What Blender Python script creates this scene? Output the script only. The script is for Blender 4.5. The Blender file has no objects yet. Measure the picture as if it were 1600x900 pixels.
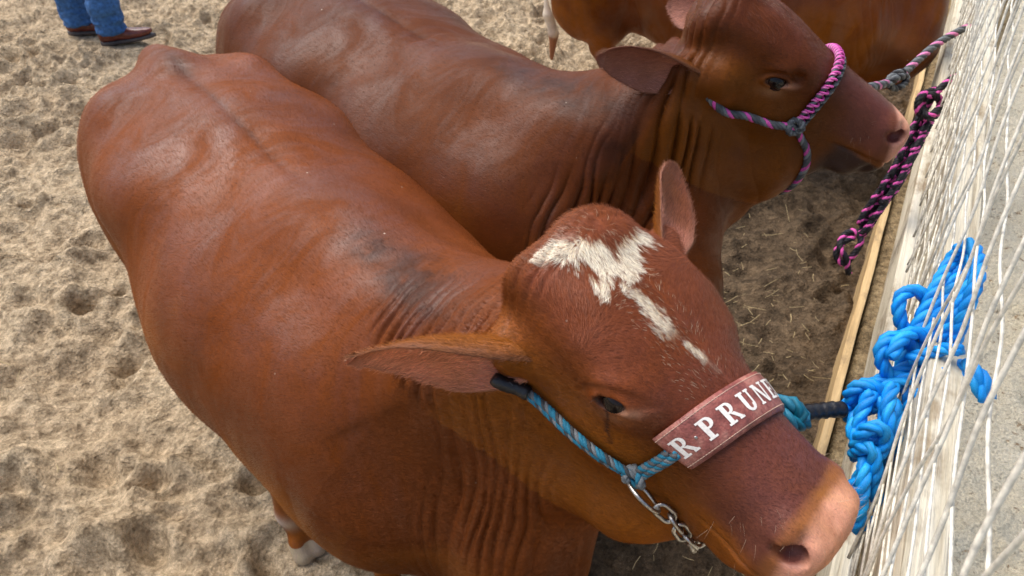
import bpy, bmesh, math, random
import numpy as np
import openvdb
from mathutils import Vector, Matrix
from mathutils.bvhtree import BVHTree

sc = bpy.context.scene
RAD = math.radians
VOX = 0.006

# ------------------------------------------------------------------ camera, light, exposure
CAM_Z = 1.95
PITCH = 40.0
cam_d = bpy.data.cameras.new('camera')
cam_d.sensor_width = 36.0
cam_d.lens = 26.0
cam_d.clip_start = 0.02
cam_d.clip_end = 500.0
cam_d.dof.use_dof = True; cam_d.dof.focus_distance = 1.2; cam_d.dof.aperture_fstop = 9.0
cam = bpy.data.objects.new('camera', cam_d)
sc.collection.objects.link(cam)
cam.location = (0, 0, CAM_Z)
cam.rotation_euler = (RAD(90 - PITCH), 0, 0)
sc.camera = cam

SUN_EL, SUN_AZ = 62.0, -50.0          # azimuth clockwise from +Y
w = bpy.data.worlds.new('World'); sc.world = w; w.use_nodes = True
nt = w.node_tree; nt.nodes.clear()
sky = nt.nodes.new('ShaderNodeTexSky'); sky.sky_type = 'NISHITA'; sky.sun_disc = False
sky.sun_elevation = RAD(SUN_EL); sky.sun_rotation = RAD(SUN_AZ)
sky.air_density = 1.0; sky.dust_density = 4.0; sky.ozone_density = 0.6
bg = nt.nodes.new('ShaderNodeBackground'); bg.inputs[1].default_value = 0.115
wo = nt.nodes.new('ShaderNodeOutputWorld')
nt.links.new(sky.outputs[0], bg.inputs[0]); nt.links.new(bg.outputs[0], wo.inputs[0])
sun_d = bpy.data.lights.new('sun', 'SUN'); sun_d.energy = 1.8; sun_d.angle = RAD(55); sun_d.color = (1, .96, .91)
sun = bpy.data.objects.new('sun', sun_d); sc.collection.objects.link(sun)
_s = Vector((math.sin(RAD(SUN_AZ)) * math.cos(RAD(SUN_EL)), math.cos(RAD(SUN_AZ)) * math.cos(RAD(SUN_EL)), math.sin(RAD(SUN_EL))))
sun.rotation_euler = _s.to_track_quat('Z', 'Y').to_euler()
sun.location = (0, 0, 6)
sc.view_settings.view_transform = 'Standard'
sc.view_settings.look = 'None'
sc.view_settings.gamma = 1.0
sc.view_settings.exposure = 0.86

# ------------------------------------------------------------------ helpers
def V(*a): return np.array(a, dtype=np.float64)
def unit(v):
    v = np.asarray(v, float); return v / (np.linalg.norm(v) + 1e-12)

def interp(ts, ys, x):
    """monotone-ish cubic hermite interpolation"""
    ts = np.asarray(ts, float); ys = np.asarray(ys, float)
    d = np.diff(ys) / np.diff(ts)
    m = np.empty_like(ys); m[0] = d[0]; m[-1] = d[-1]
    for i in range(1, len(ys) - 1):
        m[i] = 0 if d[i-1] * d[i] <= 0 else 2 * d[i-1] * d[i] / (d[i-1] + d[i])
    x = np.clip(x, ts[0], ts[-1])
    k = np.clip(np.searchsorted(ts, x) - 1, 0, len(ts) - 2)
    h = ts[k+1] - ts[k]; u = (x - ts[k]) / h
    return ((2*u**3 - 3*u**2 + 1) * ys[k] + (u**3 - 2*u**2 + u) * h * m[k]
            + (-2*u**3 + 3*u**2) * ys[k+1] + (u**3 - u**2) * h * m[k+1])

class Frame:
    def __init__(s, o, a, up, roll=0.0):
        s.o = np.asarray(o, float); s.a = unit(a)
        u = np.asarray(up, float); u = unit(u - s.a * np.dot(u, s.a))
        sd = np.cross(u, s.a)                      # left side when a is forward, u is up
        c, n = math.cos(roll), math.sin(roll)
        s.u = u * c + sd * n; s.s = sd * c - u * n
    def w(s, t, sd, u): return s.o + s.a * t + s.s * sd + s.u * u
    def loc(s, P):
        d = P - s.o
        return d @ s.a, d @ s.s, d @ s.u

class Field:
    """signed distance volume built up from smooth unions"""
    def __init__(s, lo, hi, vox):
        s.lo = np.asarray(lo, float); s.v = vox
        s.n = np.ceil((np.asarray(hi, float) - s.lo) / vox).astype(int)
        s.f = np.full(s.n, 0.12, np.float32)
    def apply(s, fn, lo, hi, k, op='add'):
        pad = max(0.07, k + .012)
        i0 = np.maximum(np.floor((np.asarray(lo) - pad - s.lo) / s.v).astype(int), 0)
        i1 = np.minimum(np.ceil((np.asarray(hi) + pad - s.lo) / s.v).astype(int), s.n)
        if np.any(i1 <= i0): return
        ax = [(np.arange(i0[q], i1[q]) * s.v + s.lo[q]).astype(np.float32) for q in range(3)]
        X, Y, Z = np.meshgrid(*ax, indexing='ij')
        g = fn(X, Y, Z).astype(np.float32)
        sl = tuple(slice(i0[q], i1[q]) for q in range(3))
        f = s.f[sl]
        if op == 'add':
            h = np.maximum(k - np.abs(f - g), 0) / k
            s.f[sl] = np.minimum(f, g) - h * h * k * 0.25
        else:
            g = -g
            h = np.maximum(k - np.abs(f - g), 0) / k
            s.f[sl] = np.maximum(f, g) + h * h * k * 0.25
    def sweep(s, fr, st, k=0.04, op='add'):
        """st rows: t, side, centre, halfwidth, h_up, h_dn, n_up, n_dn, taper(dn)"""
        st = np.array(st, float)
        T = st[:, 0]
        R = st[:, 3:6].max()
        e = [fr.w(T[0], 0, 0), fr.w(T[-1], 0, 0)]
        mx = np.abs(st[:, 1:3]).max() + R
        lo = np.minimum(*e) - mx; hi = np.maximum(*e) + mx
        def fn(X, Y, Z):
            dx, dy, dz = X - fr.o[0], Y - fr.o[1], Z - fr.o[2]
            t = dx*fr.a[0] + dy*fr.a[1] + dz*fr.a[2]
            sd = dx*fr.s[0] + dy*fr.s[1] + dz*fr.s[2]
            u = dx*fr.u[0] + dy*fr.u[1] + dz*fr.u[2]
            q = np.linspace(T[0], T[-1], 400)
            c = [np.interp(t, q, interp(T, st[:, j], q)).astype(np.float32) for j in range(1, 9)]
            cs, cu, hw, hu, hd, nu, nd, tp = c
            sd = sd - cs; u = u - cu
            up = u > 0
            h = np.where(up, hu, hd); n = np.where(up, nu, nd)
            un = np.abs(u) / h
            hw2 = hw * (1 - np.where(up, 0, tp) * np.clip(un, 0, 1))
            r = (np.clip(np.abs(sd) / hw2, 1e-5, 60) ** n + np.clip(un, 1e-5, 60) ** n) ** (1 / n)
            sc_ = np.minimum(np.sqrt(hw2 * h), np.minimum(hw2, h) * 1.4)
            d = (r - 1) * sc_
            dt = np.maximum(np.maximum(T[0] - t, t - T[-1]), 0)
            return np.where(dt > 0, np.sqrt(np.maximum(d, 0)**2 + dt**2), d)
        s.apply(fn, lo, hi, k, op)
    def ell(s, c, r, k=0.04, fr=None, op='add'):
        c = np.asarray(c, float); r = np.asarray(r, float)
        if fr is None: fr = Frame((0,0,0), (1,0,0), (0,0,1))
        cw = fr.w(*c)
        def fn(X, Y, Z):
            dx, dy, dz = X - cw[0], Y - cw[1], Z - cw[2]
            a = (dx*fr.a[0] + dy*fr.a[1] + dz*fr.a[2]) / r[0]
            b = (dx*fr.s[0] + dy*fr.s[1] + dz*fr.s[2]) / r[1]
            g = (dx*fr.u[0] + dy*fr.u[1] + dz*fr.u[2]) / r[2]
            q = np.sqrt(a*a + b*b + g*g)
            q2 = np.sqrt((a/r[0])**2 + (b/r[1])**2 + (g/r[2])**2) + 1e-6
            return q * (q - 1) / q2
        s.apply(fn, cw - r.max(), cw + r.max(), k, op)
    def cone(s, a, b, ra, rb, k=0.03, op='add'):
        a = np.asarray(a, float); b = np.asarray(b, float); d = b - a; L2 = d @ d
        R = max(ra, rb)
        def fn(X, Y, Z):
            px, py, pz = X - a[0], Y - a[1], Z - a[2]
            h = np.clip((px*d[0] + py*d[1] + pz*d[2]) / L2, 0, 1)
            return np.sqrt((px - h*d[0])**2 + (py - h*d[1])**2 + (pz - h*d[2])**2) - (ra + (rb - ra) * h)
        s.apply(fn, np.minimum(a, b) - R, np.maximum(a, b) + R, k, op)
    def chain(s, pts, k=0.03):
        for (p, r), (q, r2) in zip(pts[:-1], pts[1:]): s.cone(p, q, r, r2, k)
    def mesh(s):
        g = openvdb.FloatGrid(0.12)
        g.copyFromArray(s.f)
        res = g.convertToPolygons(isovalue=0.0, adaptivity=0.0)
        P, T3, Q = res
        P = P.astype(np.float64) * s.v + s.lo
        faces = [tuple(int(i) for i in f) for f in Q] + [tuple(int(i) for i in f) for f in T3]
        return P, Q.astype(int), T3.astype(int)

def vnormals(P, Q):
    n = np.cross(P[Q[:, 2]] - P[Q[:, 0]], P[Q[:, 3]] - P[Q[:, 1]])
    N = np.zeros_like(P)
    for j in range(4): np.add.at(N, Q[:, j], n)
    return N / (np.linalg.norm(N, axis=1, keepdims=True) + 1e-12)

def grid_noise(seed):
    """smooth value noise in numpy, any number of points (N,3) -> (-1..1)"""
    r = np.random.RandomState(seed); tab = r.rand(64, 64, 64).astype(np.float32) * 2 - 1
    def f(P):
        i = np.floor(P).astype(int); u = P - i; u = u * u * (3 - 2 * u); i &= 63; j = (i + 1) & 63
        def g(a, b, c): return tab[a, b, c]
        x, y, z = u[:, 0], u[:, 1], u[:, 2]
        c00 = g(i[:,0], i[:,1], i[:,2]) * (1-x) + g(j[:,0], i[:,1], i[:,2]) * x
        c10 = g(i[:,0], j[:,1], i[:,2]) * (1-x) + g(j[:,0], j[:,1], i[:,2]) * x
        c01 = g(i[:,0], i[:,1], j[:,2]) * (1-x) + g(j[:,0], i[:,1], j[:,2]) * x
        c11 = g(i[:,0], j[:,1], j[:,2]) * (1-x) + g(j[:,0], j[:,1], j[:,2]) * x
        return (c00 * (1-y) + c10 * y) * (1-z) + (c01 * (1-y) + c11 * y) * z
    return f
NZ = [grid_noise(k) for k in range(4)]
def fbm(P, f, o=4, k=0):
    a = 1.0; t = 0; r = 0
    for q in range(o):
        r = r + a * NZ[(k + q) % 4](P * f + q * 7.3); t += a; a *= .5; f *= 2.03
    return r / t
def sstep(a, b, x):
    u = np.clip((x - a) / (b - a), 0, 1); return u * u * (3 - 2 * u)

def make_mesh(name, P, faces, mat=None, parent=None, smooth=True, cols=None):
    me = bpy.data.meshes.new(name)
    me.from_pydata([tuple(p) for p in np.asarray(P).tolist()], [], faces)
    if smooth: me.shade_smooth()
    if cols is not None:
        for nm, c in cols.items():
            at = me.color_attributes.new(nm, 'FLOAT_COLOR', 'POINT')
            cc = np.ones((len(P), 4), np.float32); cc[:, :3] = c
            at.data.foreach_set('color', cc.ravel())
    if mat: me.materials.append(mat)
    o = bpy.data.objects.new(name, me); sc.collection.objects.link(o)
    if parent is not None: o.parent = parent
    return o

def tag(o, label=None, cat=None, group=None, kind=None):
    if label: o['label'] = label
    if cat: o['category'] = cat
    if group: o['group'] = group
    if kind: o['kind'] = kind
    return o
# ------------------------------------------------------------------ cattle
class Pose: pass
def cattle_shape(pose, vox, earcones=()):
    """canonical space: x forward, y left, z up, withers above the origin"""
    F = Field((-1.42, -.66, -.02), (1.0, .9, 1.5), vox)
    X = Frame((0, 0, 0), (1, 0, 0), (0, 0, 1))
    # torso: t, side, centre, halfw, up, dn, nu, nd, taper
    F.sweep(X, [
        (-1.25, 0, .88, .06, .08, .10, 2.0, 2, 0),
        (-1.21, 0, .86, .19, .20, .22, 2.2, 2, 0),
        (-1.12, 0, .84, .270, .275, .30, 2.3, 2, .1),
        (-.97, 0, .82, .310, .315, .33, 2.3, 2, .1),
        (-.78, 0, .81, .320, .325, .34, 2.2, 2, .1),
        (-.58, 0, .78, .368, .335, .36, 2.1, 2.1, .0),
        (-.38, 0, .76, .392, .335, .36, 2.0, 2.1, .0),
        (-.18, 0, .76, .372, .335, .36, 1.9, 2.1, .0),
        (0.0, 0, .75, .305, .310, .36, 1.9, 2.1, .0),
        (.14, 0, .73, .260, .250, .35, 1.9, 2.1, .0),
        (.27, 0, .70, .18, .19, .26, 2.0, 2.1, .0),
        (.36, 0, .68, .07, .08, .14, 2.0, 2.1, .0)], .02)
    for s in (1, -1):
        F.ell((-1.02, s*.185, .78), (.21, .135, .33), .07)          # thigh
        F.ell((-.76, s*.235, .965), (.10, .08, .06), .16)          # hook bone
        F.ell((-1.17, s*.13, .99), (.07, .07, .07), .08)           # pin
        F.ell((.02, s*.185, .70), (.20, .13, .30), .10)           # shoulder
        F.ell((.16, s*.16, .66), (.13, .11, .15), .08)
    F.ell((.34, 0, .57), (.16, .14, .19), .10)                      # brisket
    F.cone((-1.07, 0, 1.09), (-1.20, 0, 1.085), .065, .055, .07)     # tail head
    F.cone((-1.22, 0, 1.06), (-1.285, 0, .95), .045, .030, .03)
    F.chain([((-1.285, 0, .95), .028), ((-1.29, 0, .58), .016), ((-1.28, .0, .48), .026), ((-1.25, .01, .38), .024), ((-1.26, .02, .24), .012)], .015)
    F.ell((-.10, 0, 1.055), (.22, .07, .04), .12)                  # withers
    # legs
    for s, key in ((1, 'L'), (-1, 'R')):
        h = pose.hind[key]; f = pose.fore[key]
        hx, hy = h; fx, fy = f
        F.chain([((-.98, s*.17, .68), .125), ((-.5*(.98 - hx*1) - .08 if False else (-.94*.6 + (hx)*.4), s*.17*.5 + hy*.5, .55), .085), ((hx-.10, hy, .42), .055)], .05)
        F.chain([((hx-.10, hy, .43), .046), ((hx-.07, hy, .36), .036), ((hx-.01, hy, .17), .030), ((hx, hy, .13), .040), ((hx+.03, hy, .07), .036)], .02)
        F.chain([((-.02, s*.18, .66), .10), ((fx*.5-.04, s*.09+fy*.5, .56), .068), ((fx, fy, .36), .046)], .05)
        F.chain([((fx, fy, .37), .046), ((fx, fy, .31), .036), ((fx, fy, .16), .030), ((fx, fy, .12), .039), ((fx+.03, fy, .07), .036)], .02)
        for (lx, ly) in ((hx, hy), (fx, fy)):
            for c in (-1, 1):
                F.cone((lx+.05, ly+c*.022, .055), (lx+.075, ly+c*.022, .020), .026, .030, .012)
                F.cone((lx-.035, ly+c*.022, .115), (lx-.045, ly+c*.024, .10), .012, .010, .008)
    # head frame
    poll, muz = np.array(pose.poll), np.array(pose.muz)
    L = np.linalg.norm(muz - poll); H = Frame(poll, muz - poll, (0, 0, 1), pose.roll)
    q = L / .56
    pose.H = H; pose.q = q
    # neck
    nb = np.array((-.02, 0, .80)); ne = H.w(.05*q, 0, -.12*q)
    N = Frame(nb, ne - nb, (0, 0, 1)); nl = np.linalg.norm(ne - nb); pose.N = N; pose.nl = nl
    F.sweep(N, [
        (-.02, 0, 0, .20, .25, .30, 2, 2, .1),
        (nl*.30, 0, 0, .205, .22, .33, 2, 2, .10),
        (nl*.60, 0, 0, .175, .16, .31+pose.dew, 2, 2, .25),
        (nl*.85, 0, 0, .145, .11, .27+pose.dew, 2, 2, .40),
        (nl, 0, 0, .115, .08, .20+pose.dew*.5, 2, 2, .4)], .09)
    # dewlap from chin to brisket
    dl = [(H.w(.41*q, 0, -.135*q*pose.hw), .040*q*pose.hw), (H.w(.33*q, 0, -.20*q*pose.hw), .052*q*pose.hw), (H.w(.20*q, 0, -.25*q*pose.hw), .065), (H.w(.04*q, 0, -.30*q), .07)]
    e = dl[-1][0]; bb = np.array((.42, 0, .60))
    dl += [(e*.6 + bb*.4 + np.array((.02, 0, -.02)), .085), (e*.25 + bb*.75, .10), (bb, .11)]
    F.chain(dl, .07)
    # head
    def S(t, c, w_, hu, hd, nu=2.4, nd=2.2, tp=.2, cs=0): return (t*q, cs*q, c*q, w_*q*pose.hw, hu*q, hd*q*pose.hw, nu, nd, tp)
    F.sweep(H, [
        S(-.060, -.01, .060, .035, .04, 2.2),
        S(-.035, 0, .092, .070, .08, 2.3),
        S(.02, 0, .102, .096, .14, 2.8, 2.2, .2, .008),
        S(.09, 0, .112, .104, .185, 3.0, 2.2, .2, .014),
        S(.17, -.005, .116, .102, .22, 3.0, 2.2, .28, .016),
        S(.24, -.015, .105, .098, .22, 2.8, 2.2, .25, .012),
        S(.32, -.025, .080, .093, .195, 2.5, 2.2, .25),
        S(.40, -.030, .071, .087, .150, 2.4, 2.2, .22),
        S(.47, -.032, .069, .082, .110, 2.5, 2.4, .10),
        S(.525, -.035, .075, .076, .088, 3.0, 2.6, .0),
        S(.566, -.035, .070, .066, .074, 3.0, 2.6, .0),
        S(.584, -.035, .048, .040, .045, 2.6, 2.2, .0)], .03)
    for s in (1, -1):
        F.ell((.225*q, s*.086*q*pose.hw, .006*q), (.050*q, .026*q, .036*q), .035, H)       # orbit
        F.ell((.20*q, s*.062*q*pose.hw, -.10*q), (.105*q, .035*q, .07*q), .04, H)          # cheek
        F.ell((.520*q, s*.046*q*pose.hw, -.004*q), (.034*q, .030*q, .034*q), .02, H)       # nostril wing
        F.ell((.02*q, s*.085*q, .0), (.04*q, .035*q, .04*q), .03, H)               # ear base
    F.ell((.49*q, 0, -.145*q), (.060*q, .050*q*pose.hw, .028*q), .012, H)                  # lower lip / chin
    F.ell((0*q, 0, .085*q), (.05*q, .085*q, .035*q), .04, H)                        # poll bump
    for a_, b_, r1, r2 in earcones: F.cone(a_, b_, r1, r2, .035)
    for s in (1, -1):                                                              # carve
        F.ell((.543*q, s*.064*q*pose.hw, .000*q), (.018*q, .015*q, .011*q), .010, H, 'sub')
        F.ell((.527*q, s*.068*q*pose.hw, -.012*q), (.014*q, .012*q, .008*q), .010, H, 'sub')
        F.ell((.222*q, s*.112*q*pose.hw, .004*q), (.022*q, .018*q, .0125*q), .008, H, 'sub')
        F.ell((.10*q, s*.120*q*pose.hw, .075*q), (.05*q, .025*q, .02*q), .03, H, 'sub')
    return F

def ear_geo(base, tip, nrm, width, cup=.5, thick=.007, droop=.0, na=22, nb=13, sharp=0.0):
    """leaf-shaped cupped ear, closed shell"""
    base, tip, nrm = map(lambda v: np.asarray(v, float), (base, tip, nrm))
    ax = tip - base; L = np.linalg.norm(ax); ax = ax / L
    nrm = unit(nrm - ax * (nrm @ ax)); sd = np.cross(nrm, ax)
    A = np.linspace(0, 1, na); B = np.linspace(-1, 1, nb)
    wp = interp([0, .12, .3, .5, .7, .85, .95, 1], [.62, .74, .93, 1.0, .86, .62, .36, .05], A) * width
    wp = wp * (1 - sharp * sstep(.45, .95, A))
    cp = interp([0, .15, .5, 1], [1.5, 1.2, .75, .3], A) * cup
    outer, inner = [], []
    for i, a in enumerate(A):
        for b in B:
            th = b * (cp[i] * 2.0 + .05)
            R = wp[i] / 2 / (cp[i] * 2.0 + .05) * 1.0
            y = R * math.sin(th) * 1.0; z = R * (1 - math.cos(th))
            c = base + ax * (a * L) + nrm * (-droop * math.sin(a * 3.1))
            p = c + sd * y + nrm * z
            rim = 1 - abs(b) ** 4
            tk = thick * (.35 + .65 * rim) * (.6 + .4 * (1 - a))
            rad = (c + nrm * R - p); rad = unit(rad)
            outer.append(p - rad * tk * .5); inner.append(p + rad * tk * .5)
    P = np.array(outer + inner); n = na * nb; f = []
    for i in range(na - 1):
        for j in range(nb - 1):
            a0 = i*nb+j
            f.append((a0, a0+1, a0+nb+1, a0+nb)); f.append((n+a0, n+a0+nb, n+a0+nb+1, n+a0+1))
        for j in (0, nb - 1):
            a0 = i*nb+j; q = (a0, a0+nb, n+a0+nb, n+a0)
            f.append(q if j == 0 else q[::-1])
    for i in (0, na - 1):
        for j in range(nb - 1):
            a0 = i*nb+j; q = (a0, n+a0, n+a0+1, a0+1)
            f.append(q if i == 0 else q[::-1])
    inn = np.concatenate([np.zeros(n), np.ones(n)])
    ta = np.tile(np.repeat(A, nb), 2)
    return P, f, inn, ta
def to_world(P, foot, d, scale=1.0):
    d = unit(d); l = np.array((-d[1], d[0]))
    P = np.asarray(P, float) * scale
    return np.stack([foot[0] + P[..., 0]*d[0] + P[..., 1]*l[0], foot[1] + P[..., 0]*d[1] + P[..., 1]*l[1], P[..., 2]], -1)
def to_canon(W, foot, d, scale=1.0):
    d = unit(d); l = np.array((-d[1], d[0])); W = np.asarray(W, float)
    x = W[..., 0]-foot[0]; y = W[..., 1]-foot[1]
    return np.stack([x*d[0]+y*d[1], x*l[0]+y*l[1], W[..., 2]], -1) / scale
COWS = {}
def cow(key, foot, d, scale, poll, muz, roll, hind, fore, hw=1.3, dew=.03, ears=()):
    p = Pose(); p.poll = to_canon(poll, foot, d, scale); p.muz = to_canon(muz, foot, d, scale); p.roll = roll; p.hw = hw; p.dew = dew
    p.hind = hind; p.fore = fore; p.foot = foot; p.d = d; p.scale = scale
    ec = []
    for e_ in ears:
        b_, t_ = to_canon(e_[0], foot, d, scale), to_canon(e_[1], foot, d, scale); v_ = t_ - b_; g = e_[3]/scale
        ec.append((b_ - v_*.12, b_ + v_*.16, g*.42, g*.24))
    F = cattle_shape(p, VOX, ec); P, Q, T3 = F.mesh()
    p.P, p.Q = P, Q.astype(int)
    if len(T3): p.Q = np.vstack([p.Q, np.concatenate([T3, T3[:, 2:3]], 1)])
    for k_, v_ in FOLDS[key].items(): setattr(p, k_, v_)
    COWS[key] = p
    return p
# ------------------------------------------------------------------ materials
class MatB:
    def __init__(s, name):
        s.m = bpy.data.materials.new(name); s.m.use_nodes = True; s.nt = s.m.node_tree
        s.b = s.nt.nodes['Principled BSDF']
    def n(s, t, **k):
        x = s.nt.nodes.new(t)
        for a, v in k.items(): setattr(x, a, v)
        return x
    def l(s, a, b): s.nt.links.new(a, b)
    def sock(s, v):
        return v if hasattr(v, 'is_linked') else None
    def put(s, inp, v):
        if hasattr(v, 'is_linked'): s.l(v, inp)
        elif isinstance(v, (tuple, list)) and len(v) == 3 and inp.type == 'RGBA': inp.default_value = (*v, 1)
        else: inp.default_value = v
    def coords(s, scale=(1, 1, 1), kind='Object'):
        tc = s.n('ShaderNodeTexCoord'); mp = s.n('ShaderNodeMapping'); mp.inputs['Scale'].default_value = scale
        s.l(tc.outputs[kind], mp.inputs[0]); return mp.outputs[0]
    def noise(s, co, scale=5, det=4, rough=.6, dist=0):
        x = s.n('ShaderNodeTexNoise'); s.l(co, x.inputs['Vector'])
        x.inputs['Scale'].default_value = scale; x.inputs['Detail'].default_value = det
        x.inputs['Roughness'].default_value = rough; x.inputs['Distortion'].default_value = dist
        return x.outputs[0]
    def vor(s, co, scale=5, feature='F1', out=0):
        x = s.n('ShaderNodeTexVoronoi', feature=feature); s.l(co, x.inputs['Vector']); x.inputs['Scale'].default_value = scale
        return x.outputs[out]
    def ramp(s, f, stops):
        r = s.n('ShaderNodeValToRGB'); s.l(f, r.inputs[0]); e = r.color_ramp.elements
        while len(e) < len(stops): e.new(.5)
        for q, (p, c) in zip(e, stops):
            q.position = p; q.color = (*c, 1) if isinstance(c, (tuple, list)) else (c, c, c, 1)
        return r.outputs[0]
    def mix(s, f, a, b, mode='MIX'):
        x = s.n('ShaderNodeMix', data_type='RGBA', blend_type=mode)
        s.put(x.inputs[0], f); s.put(x.inputs[6], a); s.put(x.inputs[7], b); return x.outputs[2]
    def math(s, op, a, b=0.0):
        x = s.n('ShaderNodeMath', operation=op); s.put(x.inputs[0], a); s.put(x.inputs[1], b); return x.outputs[0]
    def bump(s, h, dist=.01, strength=1.0, prev=None):
        x = s.n('ShaderNodeBump'); s.l(h, x.inputs['Height']); x.inputs['Distance'].default_value = dist
        x.inputs['Strength'].default_value = strength
        if prev is not None: s.l(prev, x.inputs['Normal'])
        return x.outputs[0]
    def attr(s, name):
        x = s.n('ShaderNodeAttribute'); x.attribute_name = name; return x.outputs[0]
    def setp(s, **k):
        names = dict(col='Base Color', rough='Roughness', metal='Metallic', spec='Specular IOR Level', nrm='Normal',
                     sheen='Sheen Weight', sheenr='Sheen Roughness', sheent='Sheen Tint', coat='Coat Weight', coatr='Coat Roughness',
                     sss='Subsurface Weight', sssr='Subsurface Radius', ssss='Subsurface Scale')
        for a, v in k.items(): s.put(s.b.inputs[names[a]], v)
        return s.m

def coat_mat(name, tone=1.0):
    M = MatB(name)
    co = M.coords()
    hair = M.noise(M.coords((180, 620, 420)), 1.0, 3, .6)            # short hair lying back along the body
    hair2 = M.noise(M.coords((34, 150, 60)), 1.0, 3, .6, .5)
    big = M.noise(co, 3.2, 4, .6, .3)
    c = M.attr('coat')
    c = M.mix(.38, c, M.ramp(hair, [(.25, (.55, .55, .55)), (.75, (1.5, 1.42, 1.35))]), 'MULTIPLY')
    c = M.mix(.35, c, M.ramp(hair2, [(.3, (.80, .78, .76)), (.7, (1.22, 1.16, 1.12))]), 'MULTIPLY')
    c = M.mix(.9, c, M.ramp(big, [(.32, (.66, .60, .62)), (.68, (1.25, 1.22, 1.12))]), 'MULTIPLY')
    n = M.bump(hair2, .0016, .35)
    n = M.bump(hair, .0011, .6, n)
    lick = M.noise(M.coords((7.5, 5, 2.6)), 1.0, 7, .70, .9)            # licked, flattened and ruffled areas
    r = M.ramp(lick, [(.38, .34), (.62, .55)])
    c = M.mix(.55, c, M.ramp(lick, [(.42, (.90, .82, .80)), (.60, (1.10, 1.12, .85))]), 'MULTIPLY')
    M.b.inputs['IOR'].default_value = 1.40
    sp = M.ramp(lick, [(.38, .50*tone), (.62, .12)])
    fl = M.ramp(M.vor(M.coords(), 13), [(.022, 1.0), (.034, 0.0)])
    c = M.mix(M.math('MULTIPLY', fl, .6), c, (.62, .52, .40))
    return M.setp(col=c, rough=r, spec=sp, nrm=n)

def ear_mat():
    M = MatB('ear_skin_and_hair')
    hair = M.noise(M.coords((260, 260, 260)), 1.0, 3, .6)
    c = M.mix(.5, M.attr('coat'), M.ramp(hair, [(.25, (.6, .6, .6)), (.75, (1.4, 1.35, 1.3))]), 'MULTIPLY')
    return M.setp(col=c, rough=.6, nrm=M.bump(hair, .002, .6), sheen=.3, sss=.15, ssss=.01, sssr=(1.0, .35, .2))

def simple(name, col, rough=.5, metal=0, bscale=0, bd=.001, var=.25, spec=.5):
    M = MatB(name)
    nz = M.noise(M.coords(), bscale or 40, 4, .6)
    c = M.mix(1.0, M.ramp(nz, [(.3, tuple(x*(1-var) for x in col)), (.7, tuple(min(1, x*(1+var)) for x in col))]), (1, 1, 1), 'MULTIPLY')
    k = dict(col=c, rough=rough, metal=metal, spec=spec)
    if bscale: k['nrm'] = M.bump(nz, bd)
    return M.setp(**k)

def rope_mat(name, rough=.55, spec=.35):
    M = MatB(name)
    nz = M.noise(M.coords((900, 900, 900)), 1, 2, .6)
    n2 = M.noise(M.coords(), 60, 3, .6)
    c = M.mix(.55, M.attr('coat'), M.ramp(nz, [(.3, (.55, .6, .62)), (.7, (1.35, 1.3, 1.28))]), 'MULTIPLY')
    c = M.mix(.35, c, M.ramp(n2, [(.3, (.6, .6, .6)), (.7, (1.2, 1.2, 1.2))]), 'MULTIPLY')
    return M.setp(col=c, rough=rough, spec=spec, nrm=M.bump(nz, .001, .8))

def ground_mat():
    M = MatB('arena_sand')
    co = M.coords()
    wet = M.attr('wet')                                             # R: damp soil, G: outside the fence, B: soil bed
    s = M.n('ShaderNodeSeparateColor'); M.l(wet, s.inputs[0])
    a = M.noise(co, 2.2, 5, .62); b = M.noise(co, 30, 6, .66); g = M.noise(co, 230, 5, .8)
    v = M.vor(co, 85); v2 = M.vor(co, 210)
    dry = M.mix(1, M.ramp(a, [(.3, (.53, .415, .285)), (.7, (.70, .575, .41))]), M.ramp(b, [(.34, (.50, .46, .40)), (.62, (1.30, 1.28, 1.22))]), 'MULTIPLY')
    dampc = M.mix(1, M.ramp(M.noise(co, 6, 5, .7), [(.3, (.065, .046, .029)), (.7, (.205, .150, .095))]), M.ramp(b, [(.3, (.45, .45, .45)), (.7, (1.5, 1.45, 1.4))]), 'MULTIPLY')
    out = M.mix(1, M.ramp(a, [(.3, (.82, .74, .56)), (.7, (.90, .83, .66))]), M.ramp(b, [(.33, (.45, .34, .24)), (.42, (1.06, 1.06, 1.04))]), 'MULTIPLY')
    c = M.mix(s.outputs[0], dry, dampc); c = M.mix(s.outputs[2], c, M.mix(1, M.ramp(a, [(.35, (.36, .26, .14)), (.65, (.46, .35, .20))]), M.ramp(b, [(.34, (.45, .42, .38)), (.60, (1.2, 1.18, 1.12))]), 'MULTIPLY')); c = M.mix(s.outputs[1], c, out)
    c = M.mix(.75, c, M.ramp(g, [(.3, (.45, .43, .40)), (.7, (1.45, 1.43, 1.4))]), 'MULTIPLY')
    pale = M.ramp(v2, [(.12, (1, 1, 1)), (.2, (0, 0, 0))])
    c = M.mix(M.math('MULTIPLY', pale, M.ramp(b, [(.5, 0.0), (.6, .6)])), c, (.58, .50, .38))
    v3 = M.vor(co, 38); n = M.bump(b, .026, .9); n = M.bump(v3, .014, .6, n); n = M.bump(v, .012, .9, n); n = M.bump(g, .006, 1.0, n)
    return M.setp(col=c, rough=.92, spec=.2, nrm=n)

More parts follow.
